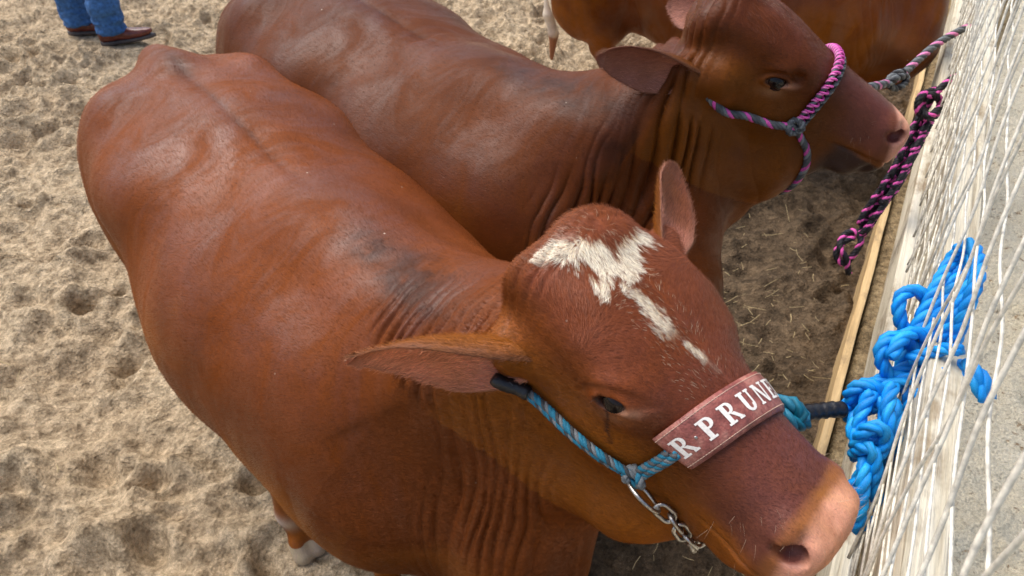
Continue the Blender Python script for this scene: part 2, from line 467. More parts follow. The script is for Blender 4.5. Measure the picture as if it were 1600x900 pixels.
def plank_mat(name, ca, cb, dark, grain=1.0, bd=.004):
    M = MatB(name)
    co = M.coords((1.6, 60*grain, 60*grain))
    a = M.noise(co, 1.0, 6, .65, .8); b = M.noise(M.coords((8, 260, 260)), 1, 3, .6)
    d = M.noise(M.coords((5, 9, 9)), 1, 5, .7)
    c = M.ramp(a, [(.30, dark), (.42, ca), (.62, cb), (.8, ca)])
    c = M.mix(.5, c, M.ramp(b, [(.3, (.6, .58, .54)), (.7, (1.2, 1.2, 1.18))]), 'MULTIPLY')
    c = M.mix(M.ramp(d, [(.52, 0.0), (.66, .8)]), c, tuple(x*.55 for x in dark) if False else (.24, .165, .09))
    n = M.bump(a, bd, 1); n = M.bump(b, .001, .7, n)
    return M.setp(col=c, rough=.8, spec=.3, nrm=n)

def leather_mat():
    M = MatB('worn_red_leather')
    co = M.coords()
    a = M.noise(co, 30, 5, .65); b = M.noise(co, 220, 4, .6); v = M.vor(co, 320)
    c = M.ramp(a, [(.3, (.12, .035, .028)), (.5, (.26, .075, .06)), (.68, (.42, .19, .145))])
    c = M.mix(.5, c, M.ramp(b, [(.3, (.6, .6, .6)), (.7, (1.35, 1.3, 1.25))]), 'MULTIPLY')
    return M.setp(col=c, rough=M.ramp(a, [(.3, .35), (.7, .6)]), nrm=M.bump(v, .0008, .6, M.bump(a, .003, .5)))
# ------------------------------------------------------------------ geometry tools
def subdiv_quads(P, Q):
    E = np.concatenate([Q[:, [0, 1]], Q[:, [1, 2]], Q[:, [2, 3]], Q[:, [3, 0]]])
    Es = np.sort(E, 1); u, inv = np.unique(Es, axis=0, return_inverse=True); inv = inv.reshape(-1)
    nP, nQ = len(P), len(Q)
    mid = (P[u[:, 0]] + P[u[:, 1]]) / 2; cen = P[Q].mean(1)
    e = [inv[k*nQ:(k+1)*nQ] + nP for k in range(4)]; c = np.arange(nQ) + nP + len(u)
    R = np.concatenate([np.stack([Q[:, 0], e[0], c, e[3]], 1), np.stack([e[0], Q[:, 1], e[1], c], 1),
                        np.stack([c, e[1], Q[:, 2], e[2]], 1), np.stack([e[3], c, e[2], Q[:, 3]], 1)])
    return np.concatenate([P, mid, cen]), R
def laplace(P, Q, it=2, lam=.5):
    for _ in range(it):
        S = np.zeros_like(P); n = np.zeros(len(P))
        for j in range(4):
            a, b = Q[:, j], Q[:, (j+1) % 4]
            for q in range(3):
                S[:, q] += np.bincount(a, P[b, q], len(P)) + np.bincount(b, P[a, q], len(P))
            n += np.bincount(a, minlength=len(P)) + np.bincount(b, minlength=len(P))
        P = P + lam * (S / np.maximum(n, 1)[:, None] - P)
    return P
def vnormals(P, Q):
    n = np.cross(P[Q[:, 2]] - P[Q[:, 0]], P[Q[:, 3]] - P[Q[:, 1]])
    N = np.stack([sum(np.bincount(Q[:, j], n[:, q], len(P)) for j in range(4)) for q in range(3)], 1)
    return N / (np.linalg.norm(N, axis=1, keepdims=True) + 1e-12)
def fast_mesh(name, P, Q, mat, parent=None, cols=None, extra=None):
    """quads as numpy; extra = list of (P, faces(quads), cols) appended"""
    Ps, Qs, Cs = [P], [Q], [cols]
    n = len(P)
    for (p, f, c) in (extra or []):
        Ps.append(np.asarray(p)); Qs.append(np.asarray(f, int) + n); Cs.append(c); n += len(p)
    P = np.concatenate(Ps); Q = np.concatenate(Qs)
    me = bpy.data.meshes.new(name)
    me.vertices.add(len(P)); me.vertices.foreach_set('co', P.astype(np.float32).ravel())
    me.loops.add(Q.size); me.loops.foreach_set('vertex_index', Q.astype(np.int32).ravel())
    me.polygons.add(len(Q)); me.polygons.foreach_set('loop_start', np.arange(0, Q.size, 4, dtype=np.int32))
    me.update(calc_edges=True); me.validate()
    me.polygons.foreach_set('use_smooth', np.ones(len(me.polygons), bool))
    if cols is not None:
        at = me.color_attributes.new('coat', 'FLOAT_COLOR', 'POINT')
        cc = np.ones((len(P), 4), np.float32); cc[:, :3] = np.concatenate(Cs); at.data.foreach_set('color', cc.ravel())
    for m in (mat if isinstance(mat, list) else [mat]): me.materials.append(m)
    o = bpy.data.objects.new(name, me); sc.collection.objects.link(o)
    if parent is not None: o.parent = parent
    return o

def spline(pts, n):
    """catmull-rom through pts, resampled evenly to n points"""
    p = np.asarray(pts, float); p = np.vstack([2*p[0]-p[1], p, 2*p[-1]-p[-2]])
    out = []
    for i in range(1, len(p) - 2):
        t = np.linspace(0, 1, 24, endpoint=False)[:, None]
        out.append(.5 * ((2*p[i]) + (-p[i-1]+p[i+1])*t + (2*p[i-1]-5*p[i]+4*p[i+1]-p[i+2])*t**2 + (-p[i-1]+3*p[i]-3*p[i+1]+p[i+2])*t**3))
    c = np.vstack(out + [p[-2:-1]])
    d = np.concatenate([[0], np.cumsum(np.linalg.norm(np.diff(c, axis=0), axis=1))])
    s = np.linspace(0, d[-1], n)
    return np.stack([np.interp(s, d, c[:, k]) for k in range(c.shape[1])], 1), d[-1]
def frames(C):
    T = np.gradient(C, axis=0); T /= np.linalg.norm(T, axis=1, keepdims=True) + 1e-12
    N = np.empty_like(T); a = np.array((0, 0, 1.0)) if abs(T[0][2]) < .9 else np.array((1.0, 0, 0))
    N[0] = unit(a - T[0] * (a @ T[0]))
    for i in range(1, len(T)): N[i] = unit(N[i-1] - T[i] * (N[i-1] @ T[i]))
    return T, N, np.cross(T, N)
def tube(C, r, k=8, closed=False, caps=True):
    C = np.asarray(C, float); n = len(C); T, N, B = frames(C)
    r = np.broadcast_to(np.asarray(r, float), (n,))
    a = np.arange(k) / k * 2 * math.pi
    P = C[:, None] + r[:, None, None] * (N[:, None] * np.cos(a)[None, :, None] + B[:, None] * np.sin(a)[None, :, None])
    P = P.reshape(-1, 3); f = []
    for i in range(n if closed else n - 1):
        i2 = (i + 1) % n
        for j in range(k):
            j2 = (j + 1) % k; f.append((i*k+j, i*k+j2, i2*k+j2, i2*k+j))
    if not closed and caps:
        for i, fl in ((0, 1), (n - 1, 0)):
            c = len(P); P = np.vstack([P, C[i:i+1]])
            for j in range(0, k, 2):
                q = (i*k+j, i*k+(j+1) % k, i*k+(j+2) % k, c)
                f.append(q[::-1] if fl else q)
    return P, f
def rope_parts(pts, R, pitch, cols, strands=3, taper=0, k=6, den=90, seed=0):
    C, L = spline(pts, max(8, int(np.linalg.norm(np.diff(np.asarray(pts), axis=0), axis=1).sum() * den * (.011 / R) * 1.3)))
    T, N, B = frames(C); n = len(C); s = np.linspace(0, L, n)
    out = []
    for q in range(strands):
        a = 2*math.pi*(s/pitch + q/strands)
        rr = R * .50
        if taper: rr = rr * np.clip((L - s) / taper, .12, 1)
        else: rr = np.full(n, rr)
        P = C + (N * np.cos(a)[:, None] + B * np.sin(a)[:, None]) * rr[:, None]
        p, f = tube(P, rr * 1.17, k)
        fib = np.random.RandomState(seed + q).uniform(.62, 1.3, (k, 1)); nn_ = len(p) - 2
        c = np.tile(np.array(cols[q % len(cols)], float), (len(p), 1)); c[:nn_ // k * k] *= np.tile(fib, (nn_ // k, 1))
        out.append((p, np.array(f), c))
    return out
def merge(parts):
    n = 0; P, Q, C = [], [], []
    for p, f, c in parts:
        P.append(p); Q.append(np.asarray(f, int) + n); C.append(c); n += len(p)
    return np.concatenate(P), np.concatenate(Q), np.concatenate(C)
def rope_obj(name, parts, mat, parent=None):
    P, Q, C = merge(parts); return fast_mesh(name, P, Q, mat, parent, C)
def colr(p, c): return np.tile(np.array(c, float), (len(p), 1))

FPX = 1600 * 26 / 36
CP, SP = math.cos(RAD(PITCH)), math.sin(RAD(PITCH))
def at(px, py, D):
    """point seen at photo pixel (px, py), D metres along the view axis"""
    r = (px - 800) / FPX; u = (450 - py) / FPX
    return np.array((r*D, (CP + u*SP)*D, CAM_Z + (-SP + u*CP)*D))
# fence line: runs along FD, FN points away from the pen
FA = RAD(28.2); FD = np.array((math.sin(FA), math.cos(FA), 0)); FN = np.array((math.cos(FA), -math.sin(FA), 0)); F0 = .1745
def fpt(s, off, z): return FD * s + FN * (F0 + off) + np.array((0, 0, z))
def box(lo, hi, bev=0):
    x0, y0, z0 = lo; x1, y1, z1 = hi
    P = np.array([(x, y, z) for x in (x0, x1) for y in (y0, y1) for z in (z0, z1)], float)
    return P, [(0, 1, 3, 2), (4, 6, 7, 5), (0, 4, 5, 1), (2, 3, 7, 6), (0, 2, 6, 4), (1, 5, 7, 3)]

def empty(name, loc, d=(1, 0), scale=1.0):
    o = bpy.data.objects.new(name, None); sc.collection.objects.link(o); o.empty_display_size = .1
    o.location = loc; o.rotation_euler = (0, 0, math.atan2(d[1], d[0])); o.scale = (scale,)*3
    return o
# ------------------------------------------------------------------ coats, folds, eyes
C_RED = np.array((.158, .041, .0072)); C_OR = np.array((.270, .086, .0085)); C_DARK = np.array((.030, .012, .008))
C_PURP = np.array((.115, .040, .033)); C_WHITE = np.array((.82, .75, .60)); C_PINK = np.array((.68, .36, .27))
def seg_d(x, y, a, b):
    ax, ay = a; bx, by = b; dx, dy = bx-ax, by-ay
    h = np.clip(((x-ax)*dx + (y-ay)*dy) / (dx*dx+dy*dy+1e-12), 0, 1)
    return np.hypot(x-ax-h*dx, y-ay-h*dy), h
def blend(c, m, col): return c * (1 - m[:, None]) + np.asarray(col) * m[:, None]

def cattle(key, label, base, foot, d, scale, poll, muz, roll, hind, fore, hw=1.3, dew=.03, sub=True, eye=(.222, 0.0),
           open_eye=.010, blaze=False, ears=None, dark=1.0, seed=0, hairs=0):
    p = cow(key, foot, d, scale, poll, muz, roll, hind, fore, hw, dew, ears)
    P, Q = p.P, p.Q
    P = laplace(P, Q, 3)
    if sub: P, Q = subdiv_quads(P, Q); P = laplace(P, Q, 2)
    p.eye_ = eye; p.oe = open_eye
    N = vnormals(P, Q)
    x, y, z = P.T
    H, q = p.H, p.q
    t, s, u = H.loc(P); t, s, u = t/q, s/q, u/q
    nt_, ns, nu = p.N.loc(P); nt_ = nt_ / p.nl
    head = sstep(-.05, .02, t) * (np.abs(s) < .22) * (u > -.36)
    n1 = fbm(P + seed, 5, 3); n2 = fbm(P + seed + 9, 14, 3, 1); n3 = fbm(P + seed, 40, 2, 2)
    disp = .0045 * n1 * (1 - .7 * head) + .0012 * n2
    # neck folds: run across the neck, bunched behind the ear and along the throat
    side = sstep(.02, .10, np.abs(ns))
    lo_, hi_ = p.fold
    lo_ = lo_ + p.fz * (1 - sstep(1.0, 1.10, z))
    fm = (1 + p.fz * 6.5 * (1 - sstep(1.04, 1.14, z))) * sstep(lo_, lo_ + .09, x) * (1 - sstep(hi_, hi_ + .07, x)) * (1 - sstep(-.03, .05, t) * sstep(-.24, -.19, u)) * sstep(.42, .52, z)
    warp = fbm(P * np.array((1, 1, .35)) + 3 + seed, 4.2, 3, 2) * 1.9 + fbm(P * np.array((1, 1, .22)), 16, 2, 1) * .75
    hd = unit(np.array((p.N.a[0], p.N.a[1]*.5))); ph = (x*hd[0] + y*hd[1] + (z - 1) * p.fshear) / p.fsp + warp
    rid = np.abs(np.sin(math.pi * ph)) ** .55
    am = np.clip(.62 + 1.4 * fbm(P * np.array((1, 1, .4)) + 5 + seed, 9, 2, 3), .04, 1)
    disp += 1.15 * fm * (rid - .62) * p.famp * am * (.35 + .65 * side)
    # ribs, spine groove, flank hollow
    disp += .0016 * np.sin(x / .036 + n1 * 2.0) * sstep(-.85, -.7, x) * (1 - sstep(-.35, -.2, x)) * sstep(.16, .26, np.abs(y))
    disp -= .0035 * np.exp(-(y / .016) ** 2) * sstep(-1.12, -1.0, x) * (1 - sstep(-.42, -.22, x)) * sstep(.98, 1.06, z)
    disp += .003 * np.exp(-((np.abs(y) - .055) / .035) ** 2) * sstep(-1.1, -.95, x) * (1 - sstep(-.5, -.3, x)) * sstep(.98, 1.06, z)
    disp -= .012 * np.exp(-((x + .62) / .10) ** 2 - ((z - .92) / .09) ** 2) * sstep(.08, .22, np.abs(y))
    disp -= .010 * np.exp(-((x + .20) / .07) ** 2 - ((z - .75) / .22) ** 2) * sstep(.06, .24, np.abs(y))
    # creases of loose skin under the jaw
    jm = sstep(.0, .08, t) * (1 - sstep(.36, .46, t)) * sstep(-.12, -.20, u) * (u > -.5)
    disp += jm * .0030 * (np.abs(np.sin((u * 24 + t * 20 + n1 * 1.6))) ** .6 - .6)
    # belly line wrinkles by the elbow
    # eyes
    bulges = []
    for sg in (1, -1):
        et, eu = eye; ca, sa = math.cos(p.ek), math.sin(p.ek)
        dt0, du0 = (t - et), (u - eu); dt, du = dt0*ca + du0*sa, -dt0*sa + du0*ca
        on = (s * sg > .06) & (np.abs(dt) < .07) & (np.abs(du) < .06)
        arch = du - .004 * np.cos(dt / .03)
        e = np.sqrt((dt / .0245) ** 2 + (arch / open_eye) ** 2)
        disp += on * (-.0135 * (1 - sstep(.70, 1.0, e)) + .0042 * np.exp(-((e - 1.35) / .28) ** 2))
        disp += on * (-.0022 * np.exp(-((e - 2.3) / .35) ** 2) * (du > 0) + .004 * np.exp(-((du - .034) / .014) ** 2 - (dt / .04) ** 2))
        # nostril comma
        dn, un = t - .538, u + .006 + (t - .545) * .7
        nn = (s * sg > .02) & (t > .50)
        disp += nn * (-.007 * np.exp(-(dn / .012) ** 2 - ((s * sg - .060 * hw) / .012) ** 2))
    # mouth line
    ml = u + .078 + (.56 - t) * .16
    disp -= (t > .40) * (np.abs(s) > .015) * .0045 * np.exp(-(ml / .0045) ** 2) * sstep(.40, .45, t)
    P = P + N * (disp)[:, None]
    # ---------------- colours of the hair
    c = np.tile(C_RED * base, (len(P), 1))
    orange = sstep(.0, .5, n1 * .8 + (.80 - z) * 1.5) * .65
    c = blend(c, orange, C_OR * base); c = blend(c, np.clip(sstep(.95, .6, z) * sstep(-.3, .25, n1 + n2*.5) * .6, 0, 1) * (t < 0), C_OR * base * 1.1)
    c = blend(c, np.clip(sstep(.05, .55, fbm(P + 21 + seed, 2.3, 3, 1)) * .40, 0, 1), C_RED * base * np.array((.80, .74, .9)))
    cheek = head * sstep(.0, -.07, u) * .7
    c = blend(c, cheek, C_OR * base)
    face = head * sstep(.0, .05, u) * .55
    c = blend(c, face, np.array((.215, .060, .030)) * base)
    hm = np.exp(-((nt_ - .50) / .26) ** 4) * np.exp(-((y + .015 + .02*n2) / (.060 + .03 * n1)) ** 2) * (z > 1.0) * (t < -.03)
    c = blend(c, np.clip(hm * (.95 + .6 * n2 + .7 * n3) * .8 * dark, 0, .82), np.array((.040, .015, .009)))
    sp = np.exp(-((y + .01*n1) / .009) ** 2) * sstep(-1.15, -.95, x) * (1 - sstep(-.50, -.25, x)) * sstep(.98, 1.05, z)
    c = blend(c, (sp * (.30 + .3*n2)).clip(0, 1), C_DARK)
    c = blend(c, np.exp(-((x + 1.02) / .10) ** 2 - (y / .035) ** 2) * (z > 1.0) * .55, C_DARK * 1.3)
    muzz = sstep(.33, .46, t + n1 * .02) * sstep(-.10, -.05, u + .02 * n1) * (t > .2)
    c = blend(c, muzz * .85, C_PURP)
    c = blend(c, head * np.exp(-((t - .36) / .07) ** 2) * sstep(-.02, .03, u) * .5, C_PURP)
    pk = p.pink
    pad = sstep(pk, pk + .022, t + n2 * .018 + (u + .02) * p.pink_tilt) * (u > -.12)
    c = blend(c, pad * sstep(.0, .5, .55 + n2 * 1.2) * p.padw, np.array((.30, .12, .04)))
    tip = sstep(pk + .022, pk + .044, t + n2 * .012 + (u + .02) * p.pink_tilt)
    c = blend(c, tip * np.clip(.80 + n2 * .5 + n3 * .5, 0, .95), C_PINK)
    for sg in (1, -1):
        nm = (s * sg > .02) * np.exp(-((t - .540) / .017) ** 2 - ((s * sg - .062 * hw) / .016) ** 2) * np.exp(-((u - .0) / .022) ** 2)
        c = blend(c, np.clip(nm * 1.5, 0, .9), (.12, .030, .030))
        et, eu = eye; ca, sa = math.cos(p.ek), math.sin(p.ek); dt0, du0 = (t - et), (u - eu); dt, du = dt0*ca + du0*sa, -dt0*sa + du0*ca
        arch = du - .004 * np.cos(dt / .03)
        e = np.sqrt((dt / .0245) ** 2 + (arch / open_eye) ** 2); on = (s * sg > .06) & (np.abs(dt) < .07) & (np.abs(du) < .09)
        c = blend(c, on * np.exp(-((e - 1.0) / .22) ** 2) * .85, (.035, .018, .016))
        c = blend(c, on * sstep(.4, 1, e) * np.exp(-((dt - .030) / .020) ** 2 - ((du + .004) / .008) ** 2) * .75, (.55, .30, .22))
        c = blend(c, on * (du < -.006) * np.exp(-((dt) / .04) ** 2 - ((du + .024) / .013) ** 2) * .45 * (.6 + n2), (.45, .27, .17))
        if p.tear:
            dd, hh = seg_d(t, u, (et + .0, eu - .012), (et + .018, eu - .062))
            c = blend(c, (s * sg > .05) * np.exp(-((dd + .002 * n2) / .0032) ** 2) * .9, (.035, .012, .010))
            dd, hh = seg_d(t, u, (et + .018, eu - .062), (et + .034, eu - .078))
            c = blend(c, (s * sg > .05) * np.exp(-(dd / .0028) ** 2) * .9, (.035, .012, .010))
    if blaze:
        st = fbm(np.stack([t * 60 + s * 30, s * 330, u * 20], 1), 1, 2, 1) * .017 + n3 * .009 + n2 * .008
        m = np.zeros(len(P)); top = (u > .015) & (t > -.09)
        for a, b, ra, rb in (((-.003, -.092), (.045, -.050), .013, .019), ((.045, -.050), (.085, -.022), .018, .018), ((.085, -.022), (.055, .030), .018, .014),
                             ((.055, .030), (.055, .068), .014, .011), ((.085, -.022), (.112, -.038), .012, .007), ((.07, -.06), (.10, -.082), .012, .003),
                             ((.112, -.038), (.150, -.041), .006, .005), ((.155, -.041), (.190, -.040), .004, .011), ((.190, -.040), (.218, -.028), .009, .001),
                             ((.230, -.024), (.304, -.004), .002, .002)):
            dd, hh = seg_d(t, s, a, b)
            m = np.maximum(m, 1 - sstep(-.004, .007, dd - (ra + (rb - ra) * hh) + st))
        m *= top * (1 - .9 * sstep(.06, .24, t) * sstep(-.15, .15, n3 + n2 * .5))
        c = blend(c, m, C_WHITE)
    if key == 'three':
        tl = (x < -1.17) & (z < .66)
        c = blend(c, tl * sstep(.36, .42, z + n2 * .03), (.78, .74, .68)); c = blend(c, tl * (z < .37) * .7, (.36, .17, .11))
    lipm = (t > .40) * sstep(-.085, -.10, u) * sstep(.40, .46, t)
    c = blend(c, lipm * p.lip, (.045, .030, .028))
    low = (z < .13) & (t < -.2)
    hoof = (z < .062)
    c = blend(c, np.where(low, .55, 0) * sstep(-.2, .3, n1 + .1), (.22, .10, .07))
    c = blend(c, np.where(hoof, 1.0, 0), (.42, .36, .28))
    if key == 'one': c = blend(c, np.exp(-((z - .125) / .020) ** 2) * np.exp(-((x - hind['R'][0] + .01) / .05) ** 2) * (y < -.1) * (z < .2), (.72, .66, .58))
    root = empty('cow', (foot[0], foot[1], 0), d, scale); tag(root, label, 'cow', 'cattle tied along the fence')
    extra = []; EH = []
    for (b, tp, nrm, wd, cup, dr, inner) in ears:
        eP, eF, inn, ta = ear_geo(to_canon(b, foot, d, scale), to_canon(tp, foot, d, scale),
                                  to_canon(np.array((*foot, 0)) + np.array(nrm), foot, d, 1.0), wd / scale, cup, .009, dr, 36, 19, .40 if key == 'one' and dr > 0 else 0)
        eN = fbm(eP, 30, 3); edge = np.abs(np.tile(np.linspace(-1, 1, 19), 72)) ** 6
        ec = np.tile(C_OR * base * .85, (len(eP), 1)); ec = blend(ec, inn * (.85 + .3 * eN).clip(0, 1), np.array(inner))
        ec = blend(ec, inn * np.exp(-((ta - .2) / .2) ** 2) * .5, (.60, .27, .19))
        ec = blend(ec, (np.maximum(edge, ta ** 8) * .6).clip(0, 1), (.16, .075, .05))
        eP = eP + fbm(eP, 22, 2)[:, None] * .0018
        extra.append((eP, eF, ec)); EH.append((eP, np.array(eF), ec, eP[np.argmax(ta)] - eP[0]))
    p.bvh = BVHTree.FromPolygons(P.tolist(), Q.tolist())
    o = fast_mesh('body', P, Q, COATS[key], root, c, extra)
    if hairs: grow_hair(p, P, Q, c, t, s, u, root, hairs, seed, EH)
    p.root = root; p.Pd, p.Qd = P, Q
    for sg in (1, -1):
        org = H.w(eye[0]*q, 0, eye[1]*q); dr = H.s * sg + H.u * .10
        sel = (s * sg > .05) & (np.hypot(t - eye[0], u - eye[1]) > .026) & (np.hypot(t - eye[0], u - eye[1]) < .036)
        sur = s[sel].mean() * q if sel.any() else sg * .12
        ce = H.w(eye[0]*q, sur - sg*.0158, eye[1]*q + .001)
        th = np.linspace(0, math.pi, 19); phs = np.linspace(0, 2*math.pi, 33)[:-1]
        ep = np.array([ce + .0215*(math.cos(a)*H.s*sg + math.sin(a)*(math.cos(b)*H.a*1.05 + math.sin(b)*H.u)) for a in th for b in phs])
        ef = [(i*32+j, i*32+(j+1) % 32, (i+1)*32+(j+1) % 32, (i+1)*32+j) for i in range(18) for j in range(32)]
        ec = np.array([((.006, .004, .004) if math.hypot(math.sin(a)*math.cos(b)/1.7, math.sin(a)*math.sin(b)) < .40 else ((.022, .010, .006) if math.sin(a) < .86 and math.cos(a) > 0 else (.30, .22, .18))) for a in th for b in phs])
        fast_mesh('eye', ep, np.array(ef), M_EYE, root, ec)
    return p

def grow_hair(p, P, Q, c, t, s, u, root, n, seed, EH=()):
    rs = np.random.RandomState(seed + 5); H = p.H
    cen = P[Q].mean(1); nf = np.cross(P[Q[:, 2]] - P[Q[:, 0]], P[Q[:, 3]] - P[Q[:, 1]]); ar = np.linalg.norm(nf, axis=1); nf = nf / (ar[:, None] + 1e-12)
    tf, sf, uf = t[Q[:, 0]], s[Q[:, 0]], u[Q[:, 0]]
    white = (c[Q[:, 0]][:, 2] > .2) & (tf < .35) & (tf > -.1) & (uf > 0)
    wgt = ar * (1 + 2.2 * (tf > -.1) + 9 * white) * (cen[:, 2] > .35)
    # only where the coat can be seen at all: upper half and the right side
    dup = nf @ np.array((-.1, -.55, .8)); wgt = wgt * (dup > -.15)
    e = (np.abs(tf - p.eye_[0]) < .045) & (np.abs(uf - p.eye_[1]) < .03) & (uf < .06); wgt = wgt * ~e
    wgt = wgt * np.where((tf > .50) , .25, 1)
    k = rs.choice(len(Q), n, p=wgt / wgt.sum()); w4 = rs.dirichlet((1, 1, 1, 1), n)
    B = (P[Q[k]] * w4[:, :, None]).sum(1); N = nf[k]; tk, sk, uk = tf[k], sf[k], uf[k]
    hd = sstep(-.12, .02, tk)[:, None]
    flow_b = np.tile(np.array((-1.0, 0, -.55)), (n, 1)); flow_b[:, 2] *= sstep(.05, .25, np.abs(B[:, 1]))
    flow_h = -H.a[None] * 1.0 + H.s[None] * (np.sign(sk) * .55)[:, None] - H.u[None] * .25
    crown = np.exp(-((tk - .06) / .07) ** 2)[:, None] * (uk > .04)[:, None]                 # whorl on the forehead: hair radiates
    rad = H.a[None] * (tk - .06)[:, None] + H.s[None] * (sk + .01)[:, None]
    flow_h = H.a[None] * (sstep(-.02, .03, tk)[:, None] * 2 - 1) * crown * 1.3 + H.s[None] * (sk * 9)[:, None] * crown + flow_h * (1 - crown)
    D = flow_b * (1 - hd) + flow_h * hd
    D = D + np.stack([NZ[q](B * 22 + q * 5) for q in range(3)], 1) * .35 + rs.normal(0, .16, (n, 3))
    D -= N * (D * N).sum(1)[:, None]; D /= np.linalg.norm(D, axis=1, keepdims=True) + 1e-9
    wh = white[k]
    L = rs.uniform(.006, .011, n) * np.where(wh, .85, 1) * (1 + .35 * crown[:, 0]) * np.where(tk > .4, .6, 1)
    lift = rs.uniform(.10, .30, n) + .02 * wh
    tipv = B + (D + N * lift[:, None]) * L[:, None]; midv = B + (D * .52 + N * (lift * .75)[:, None]) * L[:, None]
    sd = np.cross(D, N); wd = rs.uniform(.00016, .00030, n) * np.where(wh, 1.0, 1)
    b0 = B - N * .0006
    V_ = np.stack([b0 - sd * wd[:, None], b0 + sd * wd[:, None], midv + sd * wd[:, None] * .8, midv - sd * wd[:, None] * .8, tipv + sd * wd[:, None] * .15, tipv - sd * wd[:, None] * .15], 1).reshape(-1, 3)
    i = np.arange(n)[:, None] * 6
    F_ = np.concatenate([i + np.array([[0, 1, 2, 3]]), i + np.array([[3, 2, 4, 5]])])
    col = c[Q[k, 0]] * rs.uniform(.75, 1.45, (n, 1)); mixr = wh & (rs.rand(n) < .12); col[mixr] = C_RED * 1.2; nearw = (~wh) & (rs.rand(n) < .10) & (uk > .05) & (tk > -.02) & (tk < .30) & (np.abs(sk + .03) < .05); col[nearw] = np.array((.5, .36, .24)); col = np.repeat(col, 6, 0)
    parts = [(V_, F_, col)]
    for (eP, eF, ec, ax) in EH:
        m = n // 14; cen = eP[eF].mean(1); nf = np.cross(eP[eF[:, 2]] - eP[eF[:, 0]], eP[eF[:, 3]] - eP[eF[:, 1]]); ar = np.linalg.norm(nf, axis=1); nf = nf / (ar[:, None] + 1e-12)
        rim = np.zeros(len(eF)); rim[-(len(eF) - 2*35*18):] = 1                    # edge quads come last
        wq = ar * (1 + 14 * rim); k = rs.choice(len(eF), m, p=wq / wq.sum()); w4 = rs.dirichlet((1, 1, 1, 1), m)
        B = (eP[eF[k]] * w4[:, :, None]).sum(1); N = nf[k]; D = unit(ax)[None] + rs.normal(0, .28, (m, 3)); D = D - N * (D * N).sum(1)[:, None] * .8
        D /= np.linalg.norm(D, axis=1, keepdims=True); L = rs.uniform(.006, .013, m); lf = rs.uniform(.2, .6, m)
        tipv = B + (D + N * lf[:, None]) * L[:, None]; sd = np.cross(D, N); sd /= np.linalg.norm(sd, axis=1, keepdims=True) + 1e-9; wd = .00020
        midv = B + (D * .5 + N * lf[:, None] * .6) * L[:, None]
        v = np.stack([B - sd*wd, B + sd*wd, midv + sd*wd, midv - sd*wd, tipv + sd*wd*.2, tipv - sd*wd*.2], 1).reshape(-1, 3); i = np.arange(m)[:, None] * 6
        parts.append((v, np.concatenate([i + np.array([[0, 1, 2, 3]]), i + np.array([[3, 2, 4, 5]])]), np.repeat(ec[eF[k, 0]] * rs.uniform(.8, 1.9, (m, 1)), 6, 0)))
    for sg in (1, -1):                                              # lashes
        m = 46; q = p.q; V2 = []
        for j in range(m):
            dt = rs.uniform(-.024, .024); r = p.bvh.ray_cast(Vector(H.w((p.eye_[0] + dt*math.cos(p.ek) - p.oe*1.05*math.sqrt(max(0, 1-(dt/.0262)**2))*math.sin(p.ek))*q, sg*.3, (p.eye_[1] + dt*math.sin(p.ek) + p.oe*1.05*math.sqrt(max(0, 1-(dt/.0262)**2))*math.cos(p.ek))*q)), Vector(-H.s*sg))
            if r[0] is None: continue
            b = np.array(r[0]); d = unit(H.s*sg*.8 - H.u*.55 + H.a*rs.normal(dt*12, .15)); L = rs.uniform(.008, .014); w_ = H.a*.00028
            V2 += [b - w_, b + w_, b + d*L*.6 + w_*.7, b + d*L*.6 - w_*.7, b + (d + H.s*sg*.15)*L + w_*.2, b + (d + H.s*sg*.15)*L - w_*.2]
        V2 = np.array(V2); i = np.arange(len(V2)//6)[:, None]*6
        parts.append((V2, np.concatenate([i + np.array([[0, 1, 2, 3]]), i + np.array([[3, 2, 4, 5]])]), np.tile((.06, .03, .02), (len(V2), 1))))
    V2, C2 = [], []
    for j in range(110):                                            # whiskers
        tt = rs.uniform(.44, .575); an = rs.uniform(-175, 175)
        if abs(an) < 50 and tt < .53: continue
        b, d0 = surf(p, tt, an, 0); d = unit(d0 + H.a*rs.uniform(.1, .9) + rs.normal(0, .25, 3)); L = rs.uniform(.010, .024); w_ = unit(np.cross(d, (.3, .5, .8))) * .00017
        e1 = b + d*L*.5; e2 = b + d*L - H.u*L*.15
        V2 += [b - w_, b + w_, e1 + w_*.8, e1 - w_*.8, e2 + w_*.2, e2 - w_*.2]
    V2 = np.array(V2); i = np.arange(len(V2)//6)[:, None]*6
    parts.append((V2, np.concatenate([i + np.array([[0, 1, 2, 3]]), i + np.array([[3, 2, 4, 5]])]), np.tile((.45, .34, .24), (len(V2), 1))))
    V_, F_, col = merge(parts)
    h = fast_mesh('hair', V_, F_, M_HAIR, root, col)
def surf(p, t, ang, lift=.004, cu=-.03):
    """point just above the skin of the head: t along the head, ang round it (0 = top, minus = right side)"""
    H, q = p.H, p.q; o = H.w(t*q, 0, cu*q)
    d = H.u * math.cos(RAD(ang)) + H.s * math.sin(RAD(ang))
    # outermost hit: shoot from outside inwards
    far = o + d * .30
    r = p.bvh.ray_cast(Vector(far), Vector(-d))
    if r[0] is None: return o + d * .1, d
    return np.array(r[0]) + d * lift, d
def wpt(p, c): return to_world(np.asarray(c, float), p.foot, p.d, p.scale)
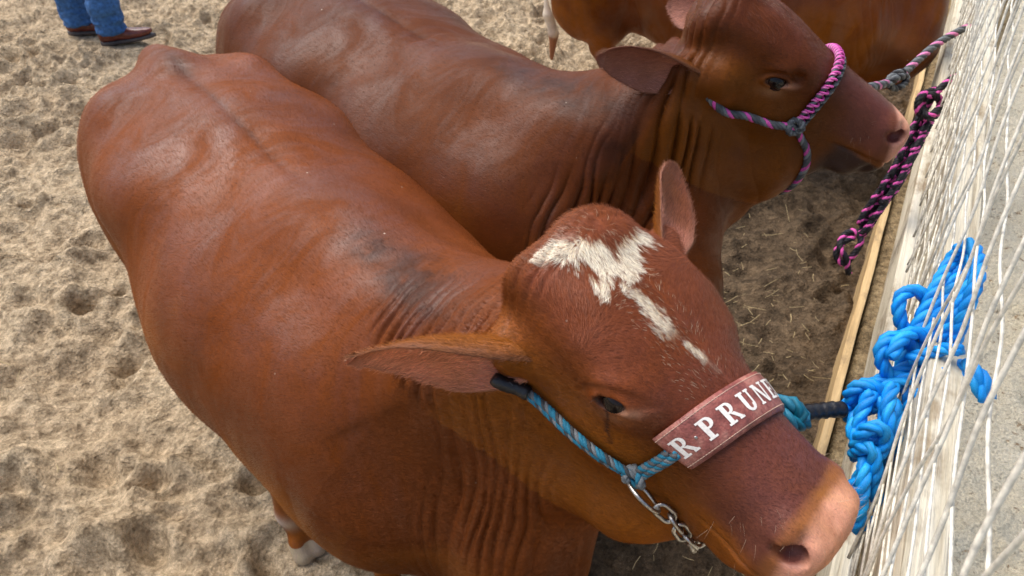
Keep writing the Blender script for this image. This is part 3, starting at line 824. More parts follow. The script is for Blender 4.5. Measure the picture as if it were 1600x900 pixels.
# ------------------------------------------------------------------ ground
def build_ground():
    def axis(a, b, h, far):
        core = np.arange(a, b + h/2, h); out = []; st = h; v = a
        while v > -far: st *= 1.22; v -= st; out.append(v)
        hi = []; st = h; v = core[-1]
        while v < far: st *= 1.22; v += st; hi.append(v)
        return np.concatenate([out[::-1], core, hi])
    X = axis(-3.6, 2.6, .0135, 70); Y = axis(.2, 6.6, .0135, 70)
    gx, gy = np.meshgrid(X, Y, indexing='ij'); P = np.stack([gx.ravel(), gy.ravel(), np.zeros(gx.size)], 1)
    sfence = P @ FD; off = P @ FN - F0
    inside = 1 - sstep(-.03, .03, off)
    h = fbm(P + 2, 1.6, 3) * .040 + fbm(P + 5, 4.2, 3, 1) * .085
    rid = 1 - np.abs(fbm(P + 8, 3.1, 3, 2)) * 3.2
    h += np.clip(rid, 0, 1) ** 2 * .040
    rs = np.random.RandomState(4)
    for k in range(620):                                            # hoof prints
        cx, cy = rs.uniform(-3.8, 2.0), rs.uniform(.2, 6.8); r = rs.uniform(.05, .10); dep = rs.uniform(.025, .065); a = rs.uniform(0, 3.14)
        m = (np.abs(P[:, 0] - cx) < 3*r) & (np.abs(P[:, 1] - cy) < 3*r)
        dx, dy = P[m, 0] - cx, P[m, 1] - cy
        ex = dx*math.cos(a) + dy*math.sin(a); ey = (-dx*math.sin(a) + dy*math.cos(a)) * 1.35
        rr = np.hypot(ex, ey) / r
        h[m] += -dep * np.exp(-(rr/.75) ** 4) + dep * .42 * np.exp(-((rr - 1.25)/.33) ** 2)
    h += (np.clip(1 - np.abs(fbm(P + 13, 7.5, 3, 1)) * 3.4, 0, 1) ** 1.5) * .030 * sstep(-.25, .15, fbm(P + 17, 1.3, 2)) + fbm(P + 3, 15, 3, 1) * .028 + fbm(P + 4, 42, 2, 2) * .009
    h *= np.where(inside > .5, 1, .35) * (1 - .9 * sstep(8, 20, np.hypot(P[:, 0], P[:, 1])))
    # damp trampled soil lies nearer the fence
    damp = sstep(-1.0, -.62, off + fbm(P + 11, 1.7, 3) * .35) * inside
    h *= 1 - .25 * damp
    h += damp * np.abs(fbm(P + 6, 26, 3)) * .018
    bed = sstep(.0, .01, off) * (1 - sstep(.20, .24, off))
    P[:, 2] = h * (1 - bed) + bed * (.155 + fbm(P + 1, 9, 3) * .016 + fbm(P + 2, 30, 3) * .006) - .012
    for (x, y, r) in HOOVES:                                        # press the hooves in
        m = np.exp(-(np.hypot(P[:, 0] - x, P[:, 1] - y) / r) ** 4); P[:, 2] = P[:, 2] * (1 - m) + .004 * m
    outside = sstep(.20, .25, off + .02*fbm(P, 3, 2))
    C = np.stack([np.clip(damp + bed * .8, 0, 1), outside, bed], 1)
    n, k = len(X), len(Y); i, j = np.meshgrid(np.arange(n-1), np.arange(k-1), indexing='ij')
    a = (i*k + j).ravel(); Q = np.stack([a, a + k, a + k + 1, a + 1], 1)
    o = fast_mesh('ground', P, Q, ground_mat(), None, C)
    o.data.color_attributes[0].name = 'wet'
    tag(o, kind='structure')
HOOVES = []

def slab(name, s0, s1, o0, o1, z0, z1, mat, parent=None, bev=.004, seg=60, wob=.003, seed=0):
    """timber along the fence; local x runs along the board"""
    L = s1 - s0; bm = bmesh.new()
    P, F = box((0, o0, z0), (L, o1, z1))
    vs = [bm.verts.new(p) for p in P]
    for f in F: bm.faces.new([vs[i] for i in f])
    bmesh.ops.bevel(bm, geom=bm.edges[:], offset=bev, segments=2, affect='EDGES', profile=.6)
    for k in range(1, seg):
        bmesh.ops.bisect_plane(bm, geom=bm.verts[:] + bm.edges[:] + bm.faces[:], plane_co=(L*k/seg, 0, 0), plane_no=(1, 0, 0))
    bmesh.ops.recalc_face_normals(bm, faces=bm.faces[:])
    pts = np.array([v.co[:] for v in bm.verts]); nn = fbm(pts + seed, 3.0, 3) * wob; n2 = fbm(pts + 7 + seed, 11, 2, 1) * wob * .5
    for v, a, b in zip(bm.verts, nn, n2): v.co.y += a + b; v.co.z += b - a * .6
    me = bpy.data.meshes.new(name); bm.to_mesh(me); bm.free(); me.materials.append(mat)
    o = bpy.data.objects.new(name, me); sc.collection.objects.link(o)
    if parent is None:
        w0 = FD * s0 + FN * F0; o.location = (w0[0], w0[1], 0); o.rotation_euler = (0, 0, math.atan2(FD[1], FD[0]))
        o.scale = (1, -1, 1) if False else (1, 1, 1)
    else: o.parent = parent; o.location = (s0, 0, 0)
    return o

def build_fence():
    S0, S1 = -.6, 7.0
    root = empty('wire_fence', tuple(FN * F0), (FD[0], FD[1]))
    tag(root, 'weathered pen fence of pale wooden rail under dense galvanised wire mesh', 'fence')
    # local frame of root: x = FD, y = left of FD = -FN
    slab('rail', S0, S1, -.055, -.006, .93, 1.170, M_RAIL, root, .006, 120, .004)
    for s in (-.55, 3.4, 6.0): slab('post', s, s + .11, -.175, -.063, -.05, 1.16, M_POST, root, .006, 6, .002, s)
    slab('lower_rail', S0, S1, -.055, -.018, .42, .60, M_RAIL, root, .006, 60, .004, 3)
    parts = []; rs = np.random.RandomState(3); grey = (.62, .58, .48)
    def wire(pts, r): p, f = tube(spline(pts, max(6, int(len(pts) * 5)))[0], r, 6); parts.append((p, f, colr(p, grey)))
    # line wires
    zs = [.945, .962, .983, 1.004, 1.03, 1.055, 1.083, 1.115, 1.15, 1.19, 1.24, 1.30, 1.37, 1.45, 1.54, 1.64, 1.74]
    for z in zs:
        n = 60; ss = np.linspace(S0, S1, n)
        ph = rs.rand() * 9
        wire([(a, .004 + .003*math.sin(a*21 + ph), z + .004*math.sin(a*5.3 + ph) + rs.uniform(-.002, .002)) for a in ss], .0019)
    # slanting stay wires woven over them
    for base, tilt, r in ((0, 62, .0027), (.03, 84, .0022)):
        a = S0 - .9
        while a < S1:
            dx = 1 / math.tan(RAD(tilt)); z0, z1 = .945, 1.75
            pts = []
            for z in np.linspace(z0, z1, 9):
                s_ = a + base + (z - z0) * dx + .006 * math.sin(z * 14 + a * 5)
                pts.append((s_, .009 + .003 * math.sin(z * 40 + a), z))
            if pts[-1][0] > S0 and pts[0][0] < S1: wire(pts, r)
            a += .150 if tilt == 62 else .30
    P, Q, C = merge(parts)
    fast_mesh('wire_mesh', P, Q, M_WIRE, root, C)
    e = slab('edging_board', -.8, 7.0, -.002, .026, -.05, .175, M_EDGE, None, .005, 80, .005, 5)
    tag(e, 'low tan timber edging board standing on edge in the soil along the fence', 'board')
    return root

def build_hay():
    rs = np.random.RandomState(8); P, F = [], []
    for k in range(560):
        if k < 330: x, y = rs.normal(.78, .35), rs.normal(2.0, .55)
        else: x, y = rs.uniform(-2.6, 1.2), rs.uniform(.6, 5.5)
        if (x * FN[0] + y * FN[1]) - F0 > -.06: x -= .4
        L = rs.uniform(.012, .05) if rs.rand() < .85 else rs.uniform(.05, .14); a = rs.uniform(0, 6.28); w_ = rs.uniform(.0006, .0014)
        z = rs.uniform(.012, .05); dz = rs.uniform(-.01, .012); b = rs.uniform(-.4, .4)
        pts = [(x + math.cos(a + b*q)*L*q, y + math.sin(a + b*q)*L*q, z + dz*q) for q in (0, .5, 1)]
        p, f = tube(pts, w_, 4, caps=False); F += [tuple(i + len(P) for i in q) for q in f]; P += p.tolist()
    o = fast_mesh('hay', np.array(P), np.array(F), M_HAY, None, colr(P, (.5, .4, .22)))
    tag(o, 'loose bits of dry hay scattered over the soil', 'hay', kind='stuff')
# ------------------------------------------------------------------ halters and leads
TEAL = (.02, .19, .30); TGREY = (.20, .22, .23); BLUE = (.0, .28, .80); BLUE2 = (.01, .38, .90); BLUED = (.0, .16, .52)
BLK = (.012, .011, .016); PNK = (.72, .10, .42); DGREY = (.075, .08, .085)
def coil(C, Rr, pitch, r, col, phase=0, k=5, ell=(1, 1), axisN=None):
    """thin cord wound round a path"""
    pts, L = spline(C, max(30, int(np.linalg.norm(np.diff(np.asarray(C), axis=0), axis=1).sum() / pitch * 14)))
    T, N, B = frames(pts)
    if axisN is not None:
        for i in range(len(T)): N[i] = unit(axisN[0] - T[i]*(axisN[0] @ T[i])); B[i] = np.cross(T[i], N[i])
    a = np.linspace(0, L, len(pts)) / pitch * 2*math.pi + phase
    P = pts + N*(np.cos(a)*Rr*ell[0])[:, None] + B*(np.sin(a)*Rr*ell[1])[:, None]
    p, f = tube(P, r, k); return (p, np.array(f), colr(p, col))

def glyph(ch):
    """slab-serif capitals as quads in a 0..w x 0..1 box"""
    q = []
    def R(x0, y0, x1, y1): q.append([(x0, y0), (x1, y0), (x1, y1), (x0, y1)])
    def arc(cx, cy, rx, ry, a0, a1, tx, ty, n=12):
        for i in range(n):
            b, c = RAD(a0 + (a1-a0)*i/n), RAD(a0 + (a1-a0)*(i+1)/n)
            o = lambda t_: (cx + rx*math.cos(t_), cy + ry*math.sin(t_)); w_ = lambda t_: (cx + (rx-tx)*math.cos(t_), cy + (ry-ty)*math.sin(t_))
            q.append([w_(b), o(b), o(c), w_(c)])
    if ch in 'PR':
        R(.10, 0, .34, 1); R(.0, 0, .46, .10); R(.0, .90, .34, 1)
        arc(.42, .73, .30, .27, -90, 90, .20, .10); R(.34, .90, .42, 1); R(.34, .46, .42, .56)
        if ch == 'R':
            for i in range(6):
                y0, y1 = .46 - i*.066, .46 - (i+1)*.066; x0, x1 = .40 + i*.052, .40 + (i+1)*.052
                q.append([(x1, y1), (x1+.22, y1), (x0+.22, y0), (x0, y0)])
            R(.66, .0, .95, .11)
        return q, .95 if ch == 'R' else .74
    if ch == 'U':
        R(.10, .32, .34, 1); R(.0, .90, .44, 1); R(.66, .32, .78, 1); R(.56, .90, .88, 1)
        arc(.44, .33, .34, .33, 180, 360, .22, .12, 16); return q, .88
    if ch == 'N':
        R(.08, 0, .20, 1); R(.0, 0, .30, .09); R(.72, 0, .84, 1); R(.60, .91, .94, 1); R(.0, .91, .2, 1)
        q.append([(.64, .0), (.84, .0), (.30, 1), (.08, 1)]); return q, .94
    if ch == 'E':
        R(.10, 0, .34, 1); R(.0, 0, .72, .11); R(.0, .89, .72, 1); R(.34, .45, .56, .55); R(.62, .0, .72, .26); R(.62, .74, .72, 1); R(.50, .38, .57, .62); return q, .74
    if ch == 'D':
        R(.10, 0, .34, 1); R(.0, 0, .34, .10); R(.0, .90, .34, 1); arc(.36, .5, .42, .5, -90, 90, .22, .10, 16); return q, .78
    return [], .3

def halter_one(p):
    root = empty('halter', tuple(wpt(p, surf(p, .352, 0)[0])))
    tag(root, 'blue and grey rope halter with red leather noseband and chin chain on the blazed cow', 'halter')
    inv = root.matrix_basis.inverted()
    def L(c): w_ = wpt(p, c); return w_ - np.array(root.location)
    def S(t, a, lift=.006): return surf(p, t, a, lift)[0]
    # noseband strip
    na, nb_ = 61, 9; A = np.linspace(-80, 80, na); Wd = np.linspace(-1, 1, nb_)
    base = np.array([[S(.352 + .021*a/80 + .0345*w_, a, 0) for w_ in Wd] for a in A])
    for _ in range(6): base[1:-1] = (base[:-2] + 2*base[1:-1] + base[2:]) / 4
    dirs = np.array([surf(p, .352, a)[1] for a in A])
    up = base + dirs[:, None, :] * (.0070 + .0045*(1 - np.abs(Wd)**4))[None, :, None]
    lo = base + dirs[:, None, :] * .0005
    V_, F_ = [], []
    top = up.reshape(-1, 3); bot = lo.reshape(-1, 3); P = np.vstack([top, bot]); n = na*nb_
    for i in range(na-1):
        for j in range(nb_-1):
            a = i*nb_+j; F_.append((a, a+1, a+nb_+1, a+nb_)); F_.append((n+a, n+a+nb_, n+a+nb_+1, n+a+1))
        for j in (0, nb_-1): a = i*nb_+j; F_.append((a, a+nb_, n+a+nb_, n+a) if j == 0 else (a, n+a, n+a+nb_, a+nb_))
    for i in (0, na-1):
        for j in range(nb_-1): a = i*nb_+j; F_.append((a, n+a, n+a+1, a+1) if i == 0 else (a, a+1, n+a+1, n+a))
    band = fast_mesh('noseband', L(P), np.array(F_), M_LEATHER, root, colr(P, (1, 1, 1)))
    def strip(u_, v_, lift):
        """u_ in metres along the band from its right end, v_ -1..1 across"""
        seg = np.concatenate([[0], np.cumsum(np.linalg.norm(np.diff(up[:, nb_//2], axis=0), axis=1))])
        i = np.interp(u_, seg, np.arange(na)); j = (v_ + 1) / 2 * (nb_ - 1)
        i0 = int(min(i, na-2)); j0 = int(min(max(j, 0), nb_-2)); fi, fj = i-i0, j-j0
        q = (up[i0, j0]*(1-fi)*(1-fj) + up[i0+1, j0]*fi*(1-fj) + up[i0, j0+1]*(1-fi)*fj + up[i0+1, j0+1]*fi*fj)
        return q + dirs[i0]*lift
    LEN = np.linalg.norm(np.diff(up[:, nb_//2], axis=0), axis=1).sum()
    # letters: baseline towards the muzzle side
    hgt = .027; u0 = .010; pos = [('R', 0.010), ('.', .043), ('P', .053), ('R', .086), ('U', .121), ('N', .153), ('E', .184), ('D', .208)]
    for ch, o_ in pos:
        quads, wd = glyph(ch); PP, FF = [], []
        if ch == '.': 
            c_ = [(math.cos(k)*.0022, math.sin(k)*.0022) for k in np.linspace(0, 2*math.pi, 13)[:-1]]
            quads = []
            PPm = [strip(o_ + a, b/.0285*.9, .0012) for a, b in c_]; PPm.append(strip(o_, 0, .003))
            FFm = [(k, (k+1) % 12, 12, 12) for k in range(12)]
            tubeP = np.array(PPm); me = fast_mesh('rivet', L(tubeP), np.array([(k, (k+1) % 12, (k+2) % 12, 12) for k in range(0, 12, 2)]), M_STEEL, band, None); continue
        for qd in quads:
            n0 = len(PP); m = 3
            g = np.array(qd)
            for a in range(m+1):
                for b in range(m+1):
                    s_, t_ = a/m, b/m
                    x_, y_ = g[0]*(1-s_)*(1-t_) + g[1]*s_*(1-t_) + g[2]*s_*t_ + g[3]*(1-s_)*t_
                    PP.append(strip(o_ + x_*hgt*1.05, (-(y_-.5)*hgt/.0285)*-1*-1, .0008))
            for a in range(m):
                for b in range(m): k = n0 + a*(m+1) + b; FF.append((k, k+m+1, k+m+2, k+1))
        fast_mesh('letter', L(np.array(PP)), np.array(FF), M_LETTER, band, None)
    # stitched edges
    for v in (-.82, .82):
        kk = np.arange(0, LEN - .004, .0012); line = np.array([strip(a, v, .0003 + .0007*math.sin(a/.0048*2*math.pi)) for a in kk])
        pp, ff = tube(line, .00055, 4, caps=False); fast_mesh('stitching', L(pp), np.array(ff), M_THREAD, band, colr(pp, (.5, .33, .25)))
    # rope running from band to cheek ring, both sides, and strap behind the ears
    for sg in (-1, 1):
        kn = S(.318, sg*122, .012)
        e0 = [S(.331 if sg < 0 else .36, sg*78, .010), S(.328, sg*92, .011), S(.322, sg*108, .012), kn]
        e1 = [kn, S(.285, sg*122, .011), S(.24, sg*121, .012), S(.19, sg*123, .012), S(.14, sg*127, .012), S(.095, sg*131, .013), S(.065, sg*128, .014)]
        for off in (.0055, -.0055):
            sh = lambda pts, o_: [q_ + p.H.u*o_*.8 + p.H.a*o_*.8 for q_ in pts]
            pr = []
            pr += rope_parts([L(v) for v in sh(e0, off)], .0062, .030, [TEAL, TGREY, TEAL, DGREY], 4)
            pr += rope_parts([L(v) for v in sh(e1, off)], .0062, .030, [TEAL, DGREY, TGREY, TEAL], 4)
            rope_obj('cheek_rope', pr, M_ROPE, root)
        k_ = [kn + p.H.u*.012*math.cos(a) + p.H.a*.013*math.sin(a) + p.H.s*sg*(.004+.005*math.sin(2*a)) for a in np.linspace(0, 4*math.pi, 17)]
        rope_obj('knot', rope_parts([L(v) for v in k_], .0065, .03, [TEAL, TGREY, TGREY], 3), M_ROPE, root)
        tp = [S(.105, sg*130, .013), S(.085, sg*130, .014), S(.062, sg*128, .015), S(.045, sg*126, .015)]
        pp, ff = tube(spline([L(v) for v in tp], 14)[0], [.010, .0118, .0112, .0118, .011, .0118, .0113, .012, .0112, .0118, .0112, .0116, .011, .009], 10)
        fast_mesh('tape_wrap', pp, np.array(ff), M_TAPE, root, colr(pp, BLK))
        # cheek ring hanging under the knot
        rc = S(.345, sg*130, .024); xs = unit(surf(p, .335, sg*133)[1]); ya = unit(p.H.a - xs*(p.H.a @ xs)); za = np.cross(xs, ya)
        R_ = .029; ring = [rc + ya*R_*math.cos(a) + za*R_*math.sin(a) + xs*.005*math.sin(a) for a in np.linspace(0, 2*math.pi, 41)[:-1]]
        rp = np.array([L(v) for v in ring]); rp2 = np.vstack([rp, rp[:1], rp[1:2]])
        pp, ff = tube(rp2, .0032, 8, caps=False); fast_mesh('ring', pp, np.array(ff), M_STEEL, root, colr(pp, (.5, .5, .5)))
    # chain under the chin
    cp = [S(.376, -136, .020), S(.405, -143, .014), S(.430, -152, .010), S(.452, -160, .009), S(.462, -173, .009), S(.462, 173, .009), S(.452, 160, .009), S(.430, 152, .010), S(.405, 143, .014), S(.372, 137, .020)]
    C, LL = spline([L(v) for v in cp], 400); nl_ = 13; step = LL / nl_
    for k in range(nl_):
        i = int((k + .5) / nl_ * 399); c = C[i]; tg = unit(C[min(i+6, 399)] - C[max(i-6, 0)])
        o_ = unit(L(surf(p, .40, 180)[0]*0 + H_center(p)) - c) if False else unit(np.cross(tg, (0, 0, 1)))
        nn = unit(np.cross(tg, o_)); 
        if k % 2: nn, o_ = o_, -nn
        a = RAD(25); nn, o_ = nn*math.cos(a) + o_*math.sin(a), o_*math.cos(a) - nn*math.sin(a)
        hl, hw_ = step*.70, .0098; path = []
        for b in np.linspace(0, 2*math.pi, 29)[:-1]:
            ca, sa = math.cos(b), math.sin(b)
            path.append(c + tg*(np.sign(ca)*(hl-hw_) + hw_*ca) + nn*hw_*sa)
        path = np.array(path); path = np.vstack([path, path[:2]])
        pp, ff = tube(path, .0034, 7, caps=False); fast_mesh('chain_link', pp, np.array(ff), M_STEEL, root, colr(pp, (.5, .5, .5)))
    return root

def halter_two(p):
    root = empty('halter', tuple(wpt(p, surf(p, .30, 0)[0])))
    tag(root, 'grey rope halter with bright pink braided noseband on the cow in the middle', 'halter')
    def L(c): return wpt(p, c) - np.array(root.location)
    S = lambda t, a, lift=.006: surf(p, t, a, lift)[0]
    A = list(range(-118, 119, 8))
    core = [S(.300 - .008*math.cos(RAD(a)) if False else .298, a, .007) for a in A]
    core2 = [S(.318, a, .007) for a in A]
    pr = rope_parts([L(v) for v in core], .0058, .02, [DGREY, BLK, TGREY]) + rope_parts([L(v) for v in core2], .0058, .02, [DGREY, TGREY, BLK])
    rope_obj('noseband', pr, M_ROPE, root)
    mid = [S(.303, a, .0085) for a in A]
    pr = [coil([L(v) for v in mid], .0078, .0150, .0026, PNK), coil([L(v + p.H.a*-.004) for v in mid], .0050, .0150, .0026, (.85, .22, .55), 2.2)]
    rope_obj('pink_braid', pr, M_ROPE, root)
    for sg in (-1, 1):
        kn = S(.300, sg*122, .010)
        rope_obj('cheek_rope', rope_parts([L(v) for v in [kn, S(.25, sg*127, .009), S(.18, sg*131, .009), S(.12, sg*132, .010)] + ([to_canon((.405, 1.470, 1.262), p.foot, p.d, p.scale), to_canon((.388, 1.492, 1.270), p.foot, p.d, p.scale)] if sg < 0 else [])], .0085, .045, [DGREY, TGREY, PNK, DGREY], 4), M_ROPE, root)
        rope_obj('chin_rope', rope_parts([L(v) for v in [kn, S(.34, sg*135, .009), S(.385, sg*147, .009), S(.415, sg*158, .009), S(.43, sg*170, .009), S(.432, 180, .009)]], .0080, .045, [DGREY, TGREY, PNK, DGREY], 4), M_ROPE, root)
        k_ = [kn + p.H.u*.014*math.cos(a) + p.H.a*.013*math.sin(a) + p.H.s*sg*(.004+.005*math.sin(2*a)) for a in np.linspace(0, 4*math.pi, 17)]
        rope_obj('knot', rope_parts([L(v) for v in k_], .0075, .03, [DGREY, TGREY, DGREY], 3), M_ROPE, root)
    crown = [S(.03, -128, .012), S(.0, -110, .012), S(-.02, -95, .012), S(-.045, -70, .010)]
    if 0: rope_obj('crown_rope', rope_parts([L(v) for v in crown], .0085, .045, [DGREY, PNK, BLK, DGREY], 4), M_ROPE, root)
    return root

def chain_stitch(pts, loop, width, R, cols, seed=0, pitch=.04):
    """daisy-chained rope hanging along a path"""
    C, L = spline(pts, 60); T, N, B = frames(C); n = int(L / loop); m = n * 26
    s = np.linspace(0, L, 60); out = []
    for ph in (0,):
        phi = np.linspace(0, n*2*math.pi, m)
        sp = np.clip(phi/(2*math.pi)*loop + loop*.62*np.sin(phi*2), 0, L)
        P = np.stack([np.interp(sp, s, C[:, k]) for k in range(3)], 1)
        Nn = np.stack([np.interp(sp, s, N[:, k]) for k in range(3)], 1); Bn = np.stack([np.interp(sp, s, B[:, k]) for k in range(3)], 1)
        rs = np.random.RandomState(seed); jit = np.interp(phi, np.linspace(0, phi[-1], n*2), rs.uniform(.8, 1.2, n*2))
        P = P + Bn*(np.cos(phi)*width*jit)[:, None] + Nn*(np.sin(phi*2 + .9)*R*1.15)[:, None]
        out += rope_parts(P[::2], R, pitch, cols, 4)
    return out

def lead_blue(p):
    root = empty('lead_rope', tuple(at(1400, 580, 1.18)))
    tag(root, 'bright blue lead rope knotted round the fence wires with a hanging chain of loops', 'rope')
    o0 = np.array(root.location)
    def path(l): return [at(*v) - o0 for v in l]
    def R(name, l, r=.0105, pitch=.062, cols=(BLUE, BLUE2, BLUE), taper=0):
        return rope_obj(name, rope_parts(path(l), r, pitch, list(cols), 3, taper, 12), M_BLUE, root)
    # shank by the noseband, dark teal, then black tape
    tl = (.0, .105, .17)
    R('shank_knot', [(1196, 640, 1.12), (1215, 628, 1.10), (1240, 632, 1.09), (1252, 650, 1.09), (1238, 668, 1.10), (1216, 668, 1.11), (1206, 652, 1.13), (1222, 638, 1.14), (1246, 642, 1.13), (1262, 645, 1.12)], .0115, .05, (tl, (.0, .15, .24), TEAL))
    R('shank_knot', [(1205, 622, 1.12), (1222, 645, 1.085), (1240, 660, 1.085), (1258, 662, 1.10), (1250, 640, 1.11), (1228, 628, 1.12)], .0095, .05, (TEAL, tl, (.0, .15, .24)))
    tp = spline(path([(1248, 645, 1.115), (1275, 643, 1.125), (1300, 640, 1.13), (1318, 640, 1.135)]), 18)[0]
    pp, ff = tube(tp, .0125 + .0012*np.sin(np.arange(18)*2.1), 12); fast_mesh('tape_wrap', pp, np.array(ff), M_TAPE, root, colr(pp, BLK))
    D = 1.15
    R('standing_part', [(1312, 641, 1.135), (1330, 628, D), (1352, 606, D), (1385, 590, D-.01), (1425, 572, D-.01), (1462, 562, D), (1492, 566, D-.03), (1520, 590, D-.09), (1540, 625, D-.10)])
    R('standing_part', [(1320, 650, 1.14), (1338, 640, D), (1352, 622, D-.012), (1395, 600, D-.02), (1440, 585, D-.02), (1480, 575, D), (1512, 572, D-.08), (1535, 592, D-.10), (1546, 622, D-.10)])
    R('hitch', [(1340, 640, 1.16), (1328, 620, 1.135), (1340, 604, 1.12), (1362, 602, 1.115), (1378, 616, 1.12), (1372, 634, 1.13), (1350, 640, 1.14), (1338, 628, 1.15)], .011)
    R('bight', [(1402, 590, D+.01), (1418, 545, D), (1440, 495, D-.01), (1468, 440, D-.01), (1492, 398, D), (1512, 382, D-.04), (1526, 398, D-.06), (1528, 430, D-.09), (1515, 470, D-.09), (1500, 510, D-.07), (1486, 548, D-.04)])
    R('bight', [(1428, 588, D), (1445, 540, D-.015), (1462, 492, D-.02), (1484, 448, D-.015), (1502, 412, D), (1516, 398, D-.03), (1522, 416, D-.06), (1508, 455, D-.07), (1490, 500, D-.06), (1470, 535, D-.03)])
    R('loop', [(1438, 560, D+.02), (1420, 530, D+.01), (1406, 498, D), (1406, 466, D-.005), (1424, 454, D-.005), (1444, 462, D), (1448, 486, D+.01)])
    R('loop', [(1400, 600, D), (1380, 572, D-.02), (1376, 545, D-.025), (1390, 528, D-.025), (1412, 528, D-.02), (1428, 548, D-.01), (1432, 580, D)])
    R('loop', [(1392, 560, D-.04), (1404, 535, D-.04), (1424, 520, D-.03), (1446, 526, D-.02), (1456, 550, D-.01), (1448, 585, D)], .0105)
    R('rope_end', [(1405, 578, D), (1418, 610, D-.02), (1421, 650, D-.02), (1424, 690, D-.02), (1430, 728, D-.01)], .0105, .05, (BLUE, BLUED, BLUE), .05)
    R('rope_end', [(1438, 570, D), (1446, 600, D+.01), (1444, 640, D+.01), (1434, 680, D), (1428, 700, D)], .0105, .05, (BLUED, BLUED, BLUE))
    E = 1.10
    R('loop', [(1356, 632, 1.13), (1334, 660, 1.11), (1338, 690, 1.10), (1362, 704, 1.10), (1392, 690, 1.10), (1404, 655, 1.11), (1392, 622, 1.13)])
    R('loop', [(1446, 600, 1.10), (1462, 575, 1.09), (1478, 590, 1.08), (1470, 620, 1.08), (1450, 628, 1.09), (1436, 610, 1.11)])
    R('rope_end', [(1418, 560, 1.12), (1452, 552, 1.10), (1480, 545, 1.08), (1502, 548, 1.06)], .0095)
    R('chain_loop', [(1362, 612, E), (1346, 645, E), (1342, 668, E), (1356, 690, E-.01), (1374, 676, E-.02), (1384, 650, E-.01), (1378, 620, E)])
    R('chain_loop', [(1395, 600, E-.01), (1386, 640, E-.02), (1394, 672, E-.02), (1404, 702, E), (1392, 722, E+.01), (1372, 722, E+.01)])
    R('chain_loop', [(1336, 700, E), (1352, 672, E-.03), (1376, 668, E-.04), (1384, 688, E-.03), (1372, 712, E-.02), (1350, 738, E-.01), (1330, 765, E), (1318, 790, E)])
    R('chain_loop', [(1334, 712, E+.02), (1346, 700, E-.02), (1362, 702, E-.035), (1368, 730, E-.03), (1366, 762, E-.02), (1376, 795, E-.01), (1372, 818, E), (1350, 826, E)])
    R('chain_loop', [(1352, 700, E), (1350, 740, E-.03), (1346, 780, E-.03), (1340, 815, E-.02), (1330, 826, E-.01)])
    R('chain_loop', [(1330, 818, E), (1352, 822, E-.01), (1378, 812, E), (1398, 800, E+.02), (1390, 792, E+.05)])
    return root

def leads_two():
    a = empty('chained_rope', tuple(at(1450, 160, 2.3)))
    tag(a, 'black and pink rope tail hanging from the rail in a long chain stitch', 'rope')
    o0 = np.array(a.location)
    pts = [at(*v) - o0 for v in [(1448, 178, 2.28), (1425, 225, 2.27), (1400, 275, 2.30), (1375, 312, 2.34), (1350, 350, 2.39), (1330, 375, 2.43)]]
    cl = [BLK, BLK, (.02, .015, .03), PNK]
    rope_obj('chain', chain_stitch(pts, .058, .017, .0105, cl, 2), M_ROPE, a)
    rope_obj('chain', chain_stitch([q + np.array((.012, .01, -.02)) for q in pts], .067, .014, .0100, cl, 5), M_ROPE, a)
    e = [at(*v) - o0 for v in [(1494, 118, 2.25), (1478, 130, 2.22), (1462, 146, 2.22), (1452, 160, 2.25), (1442, 178, 2.27)]]
    rope_obj('tied_end', rope_parts(e, .0105, .05, cl, 4), M_ROPE, a)
    k = [at(*v) - o0 for v in [(1462, 140, 2.24), (1440, 150, 2.21), (1434, 170, 2.22), (1448, 185, 2.25), (1466, 176, 2.25), (1468, 156, 2.23), (1452, 148, 2.21), (1440, 160, 2.24), (1450, 182, 2.21), (1470, 168, 2.22)]]
    rope_obj('knot', rope_parts(k, .0115, .05, cl, 4), M_ROPE, a)
    b = [at(*v) - o0 for v in [(1335, 370, 2.42), (1316, 380, 2.43), (1306, 398, 2.44), (1318, 412, 2.44), (1332, 400, 2.42), (1345, 378, 2.40), (1338, 362, 2.41), (1320, 366, 2.43), (1312, 386, 2.42), (1322, 404, 2.42), (1326, 428, 2.45)]]
    rope_obj('loop_end', rope_parts(b, .0105, .05, cl, 4), M_ROPE, a)
    c = empty('lead_rope', tuple(at(1440, 95, 2.2)))
    tag(c, 'grey and pink lead rope running from the middle cow to the rail', 'rope')
    o1 = np.array(c.location)
    q = [at(*v) - o1 for v in [(1515, 41, 2.36), (1492, 52, 2.33), (1460, 72, 2.28), (1430, 98, 2.22), (1408, 118, 2.15), (1385, 130, 2.05), (1362, 136, 1.95), (1340, 140, 1.88)]]
    rope_obj('strand', rope_parts(q, .0115, .085, [DGREY, TGREY, DGREY, (.62, .20, .40)], 4), M_ROPE, c)
    k = [at(*v) - o1 for v in [(1412, 112, 2.14), (1398, 116, 2.10), (1388, 128, 2.08), (1398, 138, 2.1), (1412, 132, 2.12), (1416, 120, 2.14), (1400, 122, 2.07), (1384, 134, 2.04)]]
    rope_obj('knot', rope_parts(k, .010, .05, [DGREY, TGREY, BLK], 3), M_ROPE, c)

